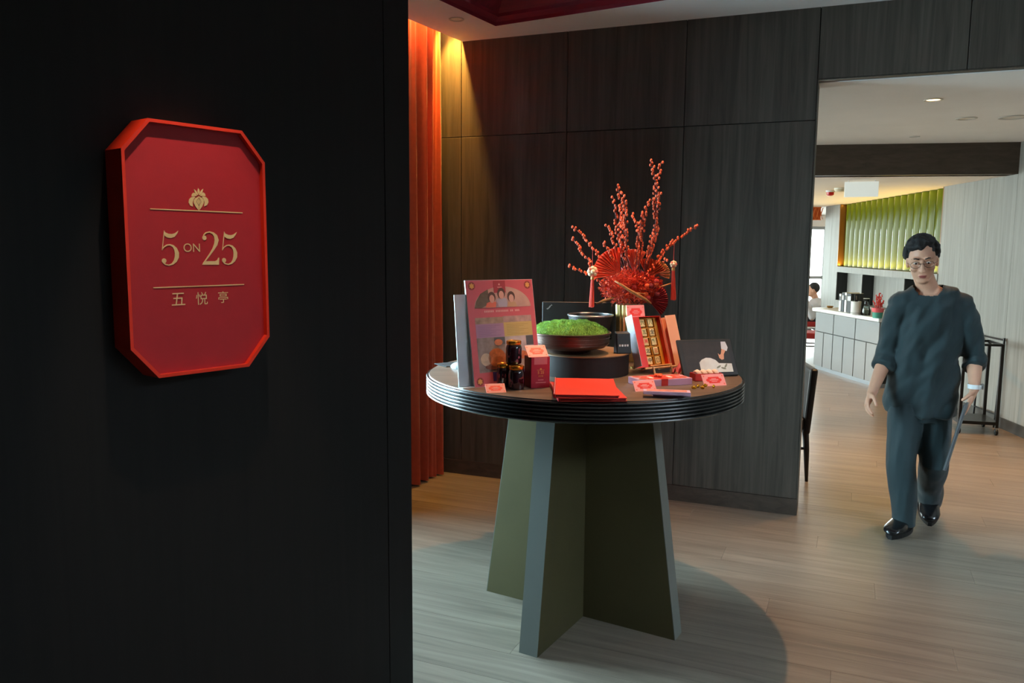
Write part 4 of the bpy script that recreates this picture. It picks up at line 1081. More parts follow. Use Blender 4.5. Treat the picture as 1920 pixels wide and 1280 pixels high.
fq(MB().prism([(fx(0.86), fz(1)), (fx(0.96), fz(1)), (fx(0.99), fz(0.8)), (fx(0.95), fz(0.68)), (fx(0.84), fz(0.76))], -0.0008, 0), 'printed_sleeve', mat('photo_sleeve', (190, 196, 204), 0.4), fbk)
fq(MB().prism([(fx(0.845), fz(0.76)), (fx(0.925), fz(0.70)), (fx(0.87), fz(0.58)), (fx(0.85), fz(0.42)), (fx(0.80), fz(0.40)), (fx(0.755), fz(0.46)), (fx(0.745), fz(0.62)), (fx(0.775), fz(0.56)), (fx(0.81), fz(0.60))], -0.0009, 0), 'printed_hand', mat('photo_hand', (206, 150, 118), 0.4), fbk)
for u, v, a in ((0.7, 0.17, 0.5), (0.86, 0.2, 0.9), (0.8, 0.12, -0.3)):
    fq(MB().prism([(fx(u) + 0.012 * math.cos(t) * math.cos(a) - 0.004 * math.sin(t) * math.sin(a), fz(v) + 0.012 * math.cos(t) * math.sin(a) + 0.004 * math.sin(t) * math.cos(a)) for t in [2 * PI * k / 10 for k in range(10)]], -0.0011, 0), 'printed_leaf', mat('photo_leaf', (120, 126, 112), 0.4), fbk)
MB().hexa([(0.11, 0.078, 0.12), (0.2, 0.078, 0.12), (0.2, 0.082, 0.12), (0.11, 0.082, 0.12)], [(0.11, 0.125, 0), (0.2, 0.125, 0), (0.2, 0.129, 0), (0.11, 0.129, 0)]).build('easel_back', blk, fo_)
# black reader with pale keys on the drum
rd = PL(1162, 662, (0, 3.30, 0), (0, 1, 0))
rdr = thing('card_reader', 'small black device with pale markings beside the moss bowl', 'device', (TC.x + 0.158, TC.y - 0.075, TZ + DH), R_(10))
MB().hexa([(-0.032, -0.02, 0), (0.032, -0.02, 0), (0.032, 0.03, 0), (-0.032, 0.03, 0)], [(-0.030, 0.0, 0.085), (0.030, 0.0, 0.085), (0.030, 0.03, 0.09), (-0.030, 0.03, 0.09)]).build('device_body', blk, rdr, bevel=0.004, seg=2)
for k in range(4): MB().box(-0.021 + k * 0.011, -0.014 + k * 0.011, -0.0146, -0.011, 0.03, 0.038).build('pale_mark', M_wht, rdr)

# ------------------------------------------------------------------ vase with red arrangement
VB = P(1178, 676, TZ); VY = VB.y
vz = PL(1178, 571, (0, VY, 0), (0, 1, 0)).z - TZ
vase = thing('gold_vase', 'fluted gold vase holding the red flower arrangement', 'vase', VB)
nfl = 20; rings = []
for z, r in ((0, 0.050), (0.004, 0.054), (vz * 0.3, 0.058), (vz * 0.7, 0.060), (vz - 0.004, 0.063), (vz, 0.062)):
    rings.append([(r * (1 + 0.05 * math.cos(nfl * a)) * math.cos(a), r * (1 + 0.05 * math.cos(nfl * a)) * math.sin(a), z) for a in [2 * PI * k / 160 for k in range(160)]])
MB().loft(rings).build('fluted_body', mat('vase_gold', (206, 180, 118), 0.3, metal=0.8), vase, smooth=30)
arr = thing('flower_arrangement', 'tall arrangement of red berry branches, paper fans and dried flowers', 'flowers', VB + Vector((0, 0, vz)))
AO = VB + Vector((0, 0, vz))
def ap(x, y, dy=0.0):
    """close-up crop pixel -> arrangement coordinates, dy metres behind the vase axis"""
    return PL(1040 + x / 3.766, 280 + y / 3.766, (0, VY + dy, 0), (0, 1, 0)) - AO
M_stem = mat('red_stem', (110, 34, 26), 0.6); M_bud = mat('red_berry', (216, 86, 42), 0.6, var=0.25, vscale=60)
branches = [
 [(440, 250), (462, 330), (480, 430), (486, 560), (492, 700), (510, 860), (580, 1080)], [(482, 310), (497, 400), (502, 520), (507, 640), (512, 780), (585, 1080)],
 [(413, 340), (425, 420), (432, 480), (442, 600), (472, 740), (575, 1080)], [(365, 535), (400, 600), (450, 740), (570, 1080)],
 [(672, 75), (700, 150), (714, 240), (706, 380), (712, 520), (690, 660), (610, 1080)], [(752, 90), (737, 165), (725, 250), (722, 380), (715, 500), (702, 640), (650, 780), (610, 1080)],
 [(742, 310), (736, 420), (722, 560), (690, 680), (640, 820), (605, 1080)], [(692, 350), (652, 395), (622, 470), (597, 580), (582, 700), (575, 840), (595, 1080)],
 [(548, 455), (580, 520), (592, 620), (582, 740), (592, 1080)], [(1020, 535), (950, 572), (880, 622), (800, 682), (740, 760), (660, 880), (610, 1080)],
 [(130, 545), (200, 612), (250, 668), (320, 760), (400, 850), (570, 1080)], [(120, 625), (180, 700), (235, 780), (300, 870), (560, 1080)],
 [(95, 815), (150, 845), (250, 890), (330, 930), (560, 1080)], [(345, 655), (370, 700), (430, 790), (575, 1080)],
 [(838, 640), (765, 725), (705, 820), (610, 1080)], [(640, 445), (628, 520), (618, 640), (600, 760), (596, 1080)], [(470, 380), (455, 520), (465, 640), (480, 760), (580, 1080)],
 [(790, 770), (740, 840), (660, 940), (605, 1080)], [(685, 600), (672, 700), (640, 800), (602, 1080)]]
rnd = random.Random(11)
for bi, br in enumerate(branches):
    dy0 = rnd.uniform(-0.07, 0.07)
    n_ = len(br); pts = [ap(x, y, dy0 * (1 - i / (n_ - 1))) for i, (x, y) in enumerate(br)]
    so = MB().tube(pts, [0.0012 + 0.0014 * i / (n_ - 1) for i in range(n_)], 5).build('berry_branch', M_stem, arr, smooth=True)
    bm2 = MB()
    # dense buds along the upper part
    tot = 0.0
    for i in range(n_ - 2):
        a, b = pts[i], pts[i + 1]; Lg = (b - a).length; k = 0.0
        while k < Lg:
            p = a.lerp(b, k / Lg); s_ = rnd.choice((-1, 1)) * rnd.uniform(0.003, 0.0085)
            bm2.ball(p + Vector((s_, rnd.uniform(-.005, .005), rnd.uniform(-.002, .002))), (0.0052, 0.0052, 0.0074), 7, 5)
            k += rnd.uniform(0.009, 0.014)
    bo = bm2.build('berries', M_bud, so, smooth=True); bo['kind'] = 'stuff'
def fan(cx_, cy_, px_r, a0, a1, m, dy, tilt=0.0, n_=14, name='paper_fan'):
    c = ap(cx_, cy_, dy); rr = px_r / 3.766 * VY / F
    mb = MB(); vs = []; fs = []
    for i in range(2 * n_ + 1):
        a = R_(a0 + (a1 - a0) * i / (2 * n_)); o_ = 0.006 if i % 2 else -0.006
        for q_, (r_, t_) in enumerate(((0.12, 0), (1.0, 0))):
            d_ = o_ * r_
            vs.append((r_ * rr * math.cos(a), d_ + tilt * r_ * rr * math.sin(a), r_ * rr * math.sin(a)))
    for i in range(2 * n_): fs.append((2 * i, 2 * i + 1, 2 * i + 3, 2 * i + 2))
    mb._add(vs, fs, Matrix.Translation(c)); o = mb.build(name, m, arr); o.modifiers.new('solid', 'SOLIDIFY').thickness = 0.001
    st = MB()
    for i in range(0, 2 * n_ + 1, 4):
        a = R_(a0 + (a1 - a0) * i / (2 * n_)); st.tube([c + Vector((0, -0.002, 0)), c + Vector((0.98 * rr * math.cos(a), -0.007 + tilt * rr * math.sin(a), 0.98 * rr * math.sin(a)))], 0.0008, 4)
    st2 = st.build('fan_ribs', mat('fan_rib', (150, 40, 30), 0.5), o); st2['kind'] = 'stuff'
M_fo = mat('fan_orange', (222, 70, 40), 0.6); M_fp = mat('fan_salmon', (216, 110, 84), 0.6); M_fd = mat('fan_crimson', (140, 22, 30), 0.6); M_fg = mat('fan_gold', (196, 140, 84), 0.6)
fan(460, 880, 185, 88, 190, M_fo, -0.04, 0.2); fan(560, 880, 175, 62, 112, M_fp, 0.02, 0.1); fan(655, 900, 130, 20, 118, mat('fan_rust', (190, 76, 36), 0.6), 0.0, 0.1)
fan(720, 880, 95, -20, 88, M_fg, 0.03, 0.1); fan(668, 1070, 130, -50, 52, M_fd, -0.05, -0.1)
# dried flower cushion
fm = {k: MB() for k in range(4)}
for k in range(2600):
    while True:
        u, v, w_ = rnd.uniform(-1, 1), rnd.uniform(-1, 1), rnd.uniform(-1, 1)
        if 0.25 < u * u + v * v + w_ * w_ < 1: break
    x = 545 + u * 235; y = 955 + v * 125 + 20
    if y > 1080 and abs(x - 580) > 150: y -= 60
    c = ap(x, y, w_ * 0.085); sz = rnd.uniform(0.006, 0.013); d = Vector((rnd.uniform(-1, 1), rnd.uniform(-1, .3), rnd.uniform(-.6, 1))).normalized()
    s_ = d.cross(Vector((0.3, 0.5, 0.8))).normalized()
    g_ = fm[0 if rnd.random() < .45 else (1 if rnd.random() < .6 else (2 if rnd.random() < .6 else 3))]
    g_._add([c, c + d * sz * 0.6 + s_ * sz * 0.45, c + d * sz * 1.7, c + d * sz * 0.6 - s_ * sz * 0.45], [(0, 1, 2, 3)])
for k, (nm, rgb) in enumerate((('a', (204, 58, 30)), ('b', (228, 92, 48)), ('c', (130, 24, 20)), ('d', (206, 90, 96)))):
    o = fm[k].build('dried_petals', mat('dried_' + nm, rgb, 0.7), arr); o['kind'] = 'stuff'
rs = MB()
for k in range(420):   # feathery grass spikes
    a = rnd.uniform(0, 2 * PI); b = ap(470 + rnd.uniform(-60, 120), 960 + rnd.uniform(-70, 80), rnd.uniform(-.08, .02)); L_ = rnd.uniform(0.035, 0.085)
    rs.tube([b, b + Vector((L_ * math.cos(a), -0.01, L_ * math.sin(a) * 0.8))], [0.0012, 0.0004], 3)
o = rs.build('grass_spikes', mat('dried_spike', (216, 70, 36), 0.7), arr); o['kind'] = 'stuff'
for k in range(9):
    c = ap(rnd.uniform(400, 760), rnd.uniform(880, 1060), -0.075)
    MB().ball(c, (0.013, 0.011, 0.012), 9, 6).build('dried_flower_head', mat('flower_head_%d' % (k % 3), ((170, 34, 30), (214, 84, 40), (120, 24, 34))[k % 3], 0.8, bump=1.0, bscale=300), arr, smooth=True)
M_drift = wood('driftwood', (130, 84, 46), (176, 122, 72), rough=0.5, scale=(40, 40, 6))
MB().tube([ap(425, 928, -0.10), ap(470, 955, -0.11), ap(525, 992, -0.115), ap(590, 1030, -0.11), ap(640, 1058, -0.10), ap(682, 1088, -0.09)], [0.0035, 0.005, 0.0065, 0.008, 0.0065, 0.003], 8).build('driftwood_twig', M_drift, arr, smooth=True)
MB().tube([ap(560, 1010, -0.112), ap(640, 1020, -0.10)], [0.004, 0.002], 6).build('driftwood_twig', M_drift, arr, smooth=True)
MB().tube([ap(295, 1090, -0.06), ap(345, 1068, -0.07), ap(420, 1045, -0.06)], [0.003, 0.007, 0.004], 8).build('driftwood_twig', M_drift, arr, smooth=True)
MB().tube([ap(735, 975, -0.04), ap(825, 945, -0.02)], [0.005, 0.0035], 6).build('driftwood_twig', M_drift, arr, smooth=True)
def tassel(top, ball, rpx, end, wpx, label):
    t = thing('hanging_tassel', label, 'tassel', AO + ap(*end, -0.06))
    b0 = AO - (AO + ap(*end, -0.06))
    k = VY / F / 3.766
    def q(x, y): return ap(x, y, -0.06) + b0
    MB().tube([q(*top), q(ball[0], ball[1])], 0.0012, 5).build('cord', mat('tassel_cord', (206, 60, 44), 0.6), t)
    c = q(*ball)
    for j in range(9):
        a = 2 * PI * j / 8; rr = rpx * k
        p = c + (Vector((0.62 * rr * math.cos(a), -0.3 * rr, 0.62 * rr * math.sin(a))) if j < 8 else Vector((0, -0.6 * rr, 0)))
        MB().ball(p, rr * 0.46, 8, 6).build('blossom_bead', mat('bead_cream', (232, 206, 170), 0.4) if j % 3 else mat('bead_coral', (226, 120, 100), 0.4), t, smooth=True)
    tp = q(ball[0], ball[1] + rpx); e_ = q(*end); w_ = wpx * k / 2
    MB().lathe([(w_ * 0.45, 0.004), (w_ * 0.55, -0.004), (w_ * 0.55, -0.012), (w_ * 0.5, -0.014)], 12, Matrix.Translation(tp)).build('tassel_cap', mat('tassel_gold', (214, 150, 80), 0.4, metal=0.5), t, smooth=True)
    sk = MB(); r3 = random.Random(4)
    for j in range(46):
        a = r3.uniform(0, 2 * PI); u = math.sqrt(r3.random())
        sk.tube([tp + Vector((w_ * 0.45 * u * math.cos(a), w_ * 0.45 * u * math.sin(a), -0.010)), e_ + Vector((w_ * 0.9 * u * math.cos(a), w_ * 0.9 * u * math.sin(a), r3.uniform(0, 0.006)))], 0.0011, 4)
    o = sk.build('tassel_strands', mat('tassel_red', (224, 70, 48), 0.7), t); o['kind'] = 'stuff'
tassel((268, 690), (267, 862), 36, (260, 1115), 44, 'red tassel with a cream blossom ball hanging over the laptop')
tassel((845, 655), (838, 810), 24, (838, 1065), 44, 'red tassel with a small cream bead hanging beside the crimson fan')

# ================================================================== OBJECTS: DINING ROOM
# green glass tube wall
gp = thing('glass_tube_screen', 'row of upright olive green glass tubes lit from below above the niches', 'glass screen', RP((SU0 + SU1) / 2, 0.1, GZ))
gp.matrix_world = MR @ Matrix.Translation((-(SU0 + SU1) / 2, 0.1 * SR, GZ))
NT = 17; tw = (SU1 - SU0) / NT; gh2 = LZ - GZ
m, nt, b = nodes_of('olive_glass'); MATS['olive_glass'] = m
b.inputs['Base Color'].default_value = (*lin((84, 94, 14)), 1); b.inputs['Roughness'].default_value = 0.1; b.inputs['Specular IOR Level'].default_value = 0.14
tubeme = MB().lathe([(tw * 0.5 - 0.012, 0), (tw * 0.5 - 0.003, 0.004), (tw * 0.5 - 0.003, gh2 - 0.004), (tw * 0.5 - 0.012, gh2)], 32).mesh('glass_tube')
tubeme.materials.append(m); shade(tubeme, 40)
for k in range(NT):
    o = bpy.data.objects.new('glass_tube', tubeme); COL.objects.link(o); o.parent = gp
    o.location = (-(SU1 - SU0) / 2 + tw * (k + 0.5), 0.07 * SR, 0)
MB().box(-(SU1 - SU0) / 2, (SU1 - SU0) / 2, 0.16, 0.18, 0, gh2).build('backing_board', mat('olive_backing', (120, 124, 50), 0.4), gp)
fr2_ = MB(); fr2_.box(-(SU1 - SU0) / 2 - 0.0, -(SU1 - SU0) / 2 + 0.02, -0.1, 0.18, 0, gh2); fr2_.build('end_strip', mat('bronze_strip', (120, 84, 40), 0.4, metal=0.6), gp)
fr2_ = MB(); fr2_.box((SU1 - SU0) / 2 - 0.02, (SU1 - SU0) / 2, -0.1, 0.18, 0, gh2); fr2_.build('end_strip', MATS['bronze_strip'], gp)
for (zz, up, en) in ((GZ + 0.012, True, 12.0), (LZ - 0.012, False, 1.2)):
    d = bpy.data.lights.new('tube_led', 'AREA'); d.shape = 'RECTANGLE'; d.size = SU1 - SU0; d.size_y = 0.02; d.energy = en; d.color = (1.0, 0.66, 0.18)
    o = bpy.data.objects.new('tube_led', d); z_ = Vector((0, 0, -1 if up else 1)); x_ = dR; y_ = z_.cross(x_)
    mm_ = Matrix((x_, y_, z_)).transposed().to_4x4(); mm_.translation = RP((SU0 + SU1) / 2, 0.03, zz); o.matrix_world = mm_; COL.objects.link(o)

# sideboard: cabinet units below one worktop
ca_, cb_ = P(1524, 690), P(1640, 727); dC = (cb_ - ca_).normalized(); MCt = wallM(ca_, dC)      # x towards the camera, y towards the wall
yC = Vector((0, 0, 1)).cross(dC); SC = 1 if yC.x > 0 else -1
cz = 0.82
fx_ = lambda x: (PL(x, 640, ca_, yC) - ca_).dot(dC)
xs_ = [0.0, fx_(1561), fx_(1602)]
uw = xs_[2] - xs_[1]
while xs_[-1] + uw < 2.0: xs_.append(xs_[-1] + uw)
names = ['beside the window end', 'under the stacked books', 'under the canister and carafe', 'under the red flower pot', 'near the trolley']
M_cab = mat('cabinet_grey', (134, 137, 138), 0.5, var=0.02); M_gap = mat('cabinet_gap', (40, 42, 44), 0.6)
for k, (a, b) in enumerate(zip(xs_[:-1], xs_[1:])):
    t = thing('cabinet_unit', 'pale grey sideboard unit with a drawer over two doors, ' + names[min(k, 4)], 'cabinet', ca_ + dC * a, math.atan2(dC.y, dC.x), 'sideboard units')
    w_ = b - a
    def cb(mb, nm, m_, par=t, bv=0.0): return mb.build(nm, m_, par, bevel=bv, seg=1)
    def ybox(x0, x1, y0, y1, z0, z1):
        p, q_ = sorted((y0 * SC, y1 * SC)); return MB().box(x0, x1, p, q_, z0, z1)
    cb(ybox(0, w_, 0.02, 0.30, 0.05, cz - 0.05), 'carcass', M_gap)
    cb(ybox(0, w_, 0.03, 0.29, 0.0, 0.05), 'plinth', mat('plinth_steel', (150, 156, 162), 0.3, metal=0.4))
    cb(ybox(0.008, w_ - 0.008, 0, 0.02, 0.515, cz - 0.055), 'drawer_front', M_cab, bv=0.002)
    for j in range(2): cb(ybox(0.008 + j * w_ / 2, w_ / 2 - 0.008 + j * w_ / 2, 0, 0.02, 0.055, 0.505), 'door_front', M_cab, bv=0.002)
t = thing('worktop', 'thin white stone worktop running along the whole grey sideboard', 'worktop', ca_, math.atan2(dC.y, dC.x))
xe = xs_[-1] + 0.02
def wall_y(x):   # distance from the cabinet fronts to the wall at x
    p_ = ca_ + dC * x; return (R0 - p_).dot(nR) / (yC * SC).dot(nR) - 0.004
pts4 = [(-0.05, -0.03 * SC), (xe, -0.03 * SC), (xe, wall_y(xe) * SC), (-0.05, wall_y(-0.05) * SC)]
MB().hexa([(x, y, cz - 0.05) for x, y in pts4], [(x, y, cz) for x, y in pts4]).build('stone_slab', mat('white_stone', (222, 222, 220), 0.3, var=0.04), t, bevel=0.012, seg=2)

def cp_(px, py): return P(px, py, cz)
# things on the sideboard
bk = [(1572, 0.22, (222, 222, 222), 'white'), (1577, 0.24, (44, 54, 60), 'dark slate'), (1582, 0.245, (226, 226, 226), 'white'), (1587, 0.235, (30, 34, 36), 'black'), (1590, 0.24, (28, 30, 32), 'black')]
bq = ['with a pale spine at the end of the row', 'second from the row end, with a dark spine', 'standing between two dark ones', 'next to the white canister', 'leaning behind the white canister']
for k, (px, h_, rgb, nm) in enumerate(bk):
    c = cp_(px, 583 + k * 0.8)
    t = thing('book', '%s book %s on the sideboard' % (nm, bq[k]), 'book', c, math.atan2(dC.y, dC.x), 'books on the sideboard')
    w_ = 0.05
    MB().box(0, w_, 0, 0.17, 0, h_).build('cover', mat('book_%s' % nm.replace(' ', '_'), rgb, 0.5), t, bevel=0.002, seg=1)
    MB().box(0.006, w_ - 0.006, -0.0005, 0.0, h_ * 0.62, h_ * 0.86).build('spine_label', mat('spine_label_%d' % (rgb[0] > 100), ((206, 208, 208), (60, 66, 70))[rgb[0] > 100], 0.5), t)
    MB().box(0.004, w_ - 0.004, 0.004, 0.168, h_ - 0.001, h_ + 0.0005).build('page_block', M_wht, t)
c = cp_(1604, 590)
t = thing('white_canister', 'white cylinder canister standing between the books and the carafe', 'canister', c)
MB().lathe([(0.001, 0), (0.056, 0), (0.058, 0.004), (0.058, 0.158), (0.056, 0.162), (0.05, 0.162), (0.05, 0.03), (0.001, 0.03)], 32).build('canister_body', mat('white_ceramic', (218, 218, 214), 0.4), t, smooth=40)
MB().lathe([(0.0582, 0.02), (0.0590, 0.022), (0.0590, 0.028), (0.0582, 0.03)], 32, cap=False).build('base_ring', mat('canister_grey', (170, 172, 170), 0.4), t, smooth=True)
for k in range(3):
    t = thing('tall_menu', 'tall black menu standing upright in the white canister, ' + ('at its edge', 'in its middle', 'tilted beside the others')[k], 'menu', c + Vector((0.0, -0.016 + 0.016 * k, 0.031)), R_(8))
    o = MB().box(-0.02 , 0.02, -0.003, 0.003, 0, 0.215).build('menu_cover', blk, t); o.rotation_euler = (0, R_(-3 + 3 * k), 0)
    o = MB().box(-0.008, 0.008, -0.0035, -0.003, 0.15, 0.2).build('menu_label', mat('menu_label', (120, 122, 124), 0.5), t); o.rotation_euler = (0, R_(-3 + 3 * k), 0)
c = cp_(1623, 591)
t = thing('glass_carafe', 'clear glass carafe with narrow neck beside the white canister', 'carafe', c)
MB().lathe([(0.001, 0.004), (0.048, 0.0), (0.055, 0.01), (0.054, 0.05), (0.034, 0.13), (0.026, 0.16), (0.036, 0.20), (0.0345, 0.20), (0.024, 0.16), (0.032, 0.13), (0.051, 0.05), (0.052, 0.012), (0.001, 0.008)], 32).build('carafe_glass', glass('clear_glass', (226, 232, 232)), t, smooth=True)
MB().lathe([(0.001, 0.010), (0.049, 0.013), (0.0505, 0.03), (0.048, 0.06), (0.001, 0.06)], 28).build('water', glass('water', (214, 222, 220)), t, smooth=40)
MB().lathe([(0.036, 0.198), (0.0375, 0.2), (0.036, 0.203), (0.034, 0.2)], 28, cap=False).build('neck_rim', mat('carafe_rim', (210, 214, 214), 0.2), t, smooth=True)
c = cp_(1645, 596)
t = thing('flower_pot', 'teal and pink pot of red blossoms on the sideboard', 'flower pot', c)
MB().lathe([(0.001, 0), (0.05, 0), (0.058, 0.06), (0.062, 0.075), (0.05, 0.075), (0.001, 0.07)], 28).build('teal_base', mat('pot_teal', (66, 150, 130), 0.4), t, smooth=40)
MB().lathe([(0.0595, 0.066), (0.0625, 0.075), (0.067, 0.115), (0.058, 0.115), (0.05, 0.07)], 28, cap=False).build('pink_band', mat('pot_pink', (216, 92, 96), 0.4), t, smooth=40)
r5 = random.Random(5)
for k in range(11):
    a = r5.uniform(0, 2 * PI); rr = r5.uniform(0.02, 0.075); hh = r5.uniform(0.19, 0.29)
    p0v, p1v = Vector((0.02 * math.cos(a), 0.02 * math.sin(a), 0.09)), Vector((rr * math.cos(a), rr * math.sin(a), hh))
    so = MB().tube([p0v, p1v], [0.003, 0.0015], 5).build('red_stem', mat('pot_stem', (176, 30, 28), 0.5), t)
    bl = MB()
    for j in range(8): bl.ball(p0v.lerp(p1v, 0.35 + 0.085 * j) + Vector((r5.uniform(-.008, .008), r5.uniform(-.008, .008), 0)), 0.0075, 7, 5)
    o = bl.build('blossoms', mat('pot_blossom', (206, 44, 30), 0.6), so, smooth=True); o['kind'] = 'stuff'
c = cp_(1556, 577)
t = thing('brass_dish', 'small brass dish at the window end of the sideboard', 'dish', c)
MB().lathe([(0.001, 0.004), (0.03, 0.0), (0.045, 0.022), (0.042, 0.022), (0.028, 0.006), (0.001, 0.008)], 24).build('dish_body', mat('dish_brass', (168, 124, 70), 0.3, metal=0.8), t, smooth=40)
MB().lathe([(0.044, 0.021), (0.046, 0.023), (0.044, 0.025), (0.042, 0.023)], 24, cap=False).build('dish_rim', MATS['dish_brass'], t, smooth=True)

# black metal trolley by the pale wall
fl_, fr_2 = P(1797, 812), P(1867, 816); dT = (fr_2 - fl_).normalized(); TW = (fr_2 - fl_).length; TD = 0.34
tr = thing('trolley', 'black metal serving trolley on castors beside the pale panelled wall', 'trolley', fl_, math.atan2(dT.y, dT.x))
M_blk = mat('black_metal', (24, 26, 28), 0.35, metal=0.3)
TH_ = 0.80
for x in (0, TW):
    for y in (0, TD):
        lg = MB().box(x - 0.012, x + 0.012, y - 0.012, y + 0.012, 0.065, TH_).build('upright', M_blk, tr)
        MB().box(x - 0.007, x + 0.007, y - 0.015, y + 0.015, 0.03, 0.066).build('castor_fork', silver, tr)
        MB().lathe([(0.001, -0.009), (0.027, -0.009), (0.03, -0.005), (0.03, 0.005), (0.027, 0.009), (0.001, 0.009)], 20, Matrix.Translation((x, y, 0.03)) @ Matrix.Rotation(R_(90), 4, 'Y')).build('castor_wheel', M_blk, tr, smooth=40)
for z in (TH_ - 0.02, 0.09):
    for y in (0, TD): MB().box(0, TW, y - 0.01, y + 0.01, z, z + 0.02).build('cross_rail', M_blk, tr)
    for x in (0, TW): MB().box(x - 0.01, x + 0.01, 0, TD, z, z + 0.02).build('side_rail', M_blk, tr)
MB().box(-0.012, TW + 0.012, -0.012, TD + 0.012, 0.11, 0.118).build('lower_shelf', M_blk, tr)
# narrow black frame of upright legs and cross bars, set against the wall
ft = RP(-0.03, -0.05, 0)
st = thing('narrow_frame', 'narrow black frame leaning on the pale wall behind the trolley', 'stand', ft, math.atan2(dR.y, dR.x))
for y in (0.0, 0.4):
    MB().tube([(y, 0.0, 0.0), (y, -0.03, 0.82)], 0.01, 8).build('frame_leg', M_blk, st)
for z in (0.12, 0.8): MB().tube([(0, -0.03 * z / 0.82, z), (0.4, -0.03 * z / 0.82, z)], 0.008, 8).build('frame_bar', M_blk, st)

# dark chair just behind the wall's end
cl_ = P(1512, 902)
def dining_chair(name, label, loc, rz, mu, mw, h_=0.79, sh_=0.45, w_=0.46):
    """faces local +y"""
    t = thing(name, label, 'chair', loc, rz)
    MB().box(-w_ / 2, w_ / 2, -0.21, 0.23, sh_ - 0.085, sh_).build('seat', mu, t, bevel=0.02, seg=3)
    MB().hexa([(-w_ / 2, -0.25, sh_ - 0.12), (w_ / 2, -0.25, sh_ - 0.12), (w_ / 2, -0.20, sh_ - 0.12), (-w_ / 2, -0.20, sh_ - 0.12)], [(-w_ / 2, -0.285, h_), (w_ / 2, -0.285, h_), (w_ / 2, -0.23, h_), (-w_ / 2, -0.23, h_)]).build('backrest', mu, t, bevel=0.02, seg=3)
    for x in (-1, 1):
        MB().tube([(x * (w_ / 2 - 0.03), 0.20, sh_ - 0.08), (x * (w_ / 2 - 0.02), 0.21, 0.0)], [0.019, 0.011], 10).build('leg', mw, t, smooth=True)
        MB().tube([(x * (w_ / 2 - 0.03), -0.22, sh_ - 0.06), (x * (w_ / 2 - 0.025), -0.235, 0.22), (x * (w_ / 2 - 0.02), -0.245, 0.0)], [0.024, 0.020, 0.011], 10).build('leg', mw, t, smooth=True)
        MB().tube([(x * (w_ / 2 - 0.026), 0.205, 0.23), (x * (w_ / 2 - 0.026), -0.235, 0.23)], 0.01, 8).build('stretcher', mw, t)
    MB().tube([(-(w_ / 2 - 0.026), 0.0, 0.23), (w_ / 2 - 0.026, 0.0, 0.23)], 0.01, 8).build('stretcher', mw, t)
    return t
M_uph = mat('black_leather', (28, 24, 22), 0.45); M_dkw = mat('black_wood', (26, 22, 20), 0.4)
ch_rz = R_(82)
off = Matrix.Rotation(ch_rz, 3, 'Z') @ Vector((-0.21, -0.245, 0))
dining_chair('dining_chair', 'black upholstered dining chair standing just behind the end of the dark wall', cl_ - off, ch_rz, M_uph, M_dkw)
# far table setting: red chairs, white table, seated guest
M_redc = mat('red_upholstery', (168, 40, 36), 0.6)
fp = P(1520, 690)
def at_depth(px, y): d = ray(px, 600); return Vector((d.x / d.y * y, y, 0))
g_ = at_depth(1522, 11.9)
g_ = at_depth(1504, 11.5)
dining_chair('dining_chair', 'red upholstered dining chair at the window end of the sideboard', g_, R_(75), M_redc, mat('pale_metal', (170, 172, 172), 0.3, metal=0.6), h_=0.70, sh_=0.42)
tp_ = at_depth(1476, 13.4)
t = thing('dining_table', 'white-topped dining table in front of the seated guest by the window', 'table', tp_)
MB().box(-0.35, 0.17, -0.4, 0.5, 0.70, 0.73).build('table_top', M_wht, t, bevel=0.004, seg=1)
for x in (-0.3, 0.12):
    for y in (-0.34, 0.44): MB().box(x - 0.02, x + 0.02, y - 0.02, y + 0.02, 0, 0.70).build('leg', MATS['pale_metal'], t)
# orange lattice pelmet across the window end
lt = thing('lattice_pelmet', 'orange wooden lattice pelmet hanging from the ceiling before the far window', 'pelmet', (2.4, 13.0, 2.06))
M_lat = mat('lattice_orange', (206, 112, 52), 0.5)
MB().box(0, 2.55, 0.026, 0.03, 0.015, 0.195).build('backing_panel', mat('lattice_backing', (186, 84, 34), 0.6), lt)
for z in (0.0, 0.195): MB().box(0, 2.55, 0, 0.03, z, z + 0.015).build('pelmet_rail', M_lat, lt)
for k in range(43):
    x = k * 0.06
    MB().hexa([(x, 0.005, 0.015), (x + 0.012, 0.005, 0.015), (x + 0.012, 0.015, 0.015), (x, 0.015, 0.015)], [(x + 0.05, 0.005, 0.195), (x + 0.062, 0.005, 0.195), (x + 0.062, 0.015, 0.195), (x + 0.05, 0.015, 0.195)]).build('lattice_bar', M_lat, lt)
    MB().hexa([(x + 0.05, 0.015, 0.015), (x + 0.062, 0.015, 0.015), (x + 0.062, 0.025, 0.015), (x + 0.05, 0.025, 0.015)], [(x, 0.015, 0.195), (x + 0.012, 0.015, 0.195), (x + 0.012, 0.025, 0.195), (x, 0.025, 0.195)]).build('lattice_bar', M_lat, lt)
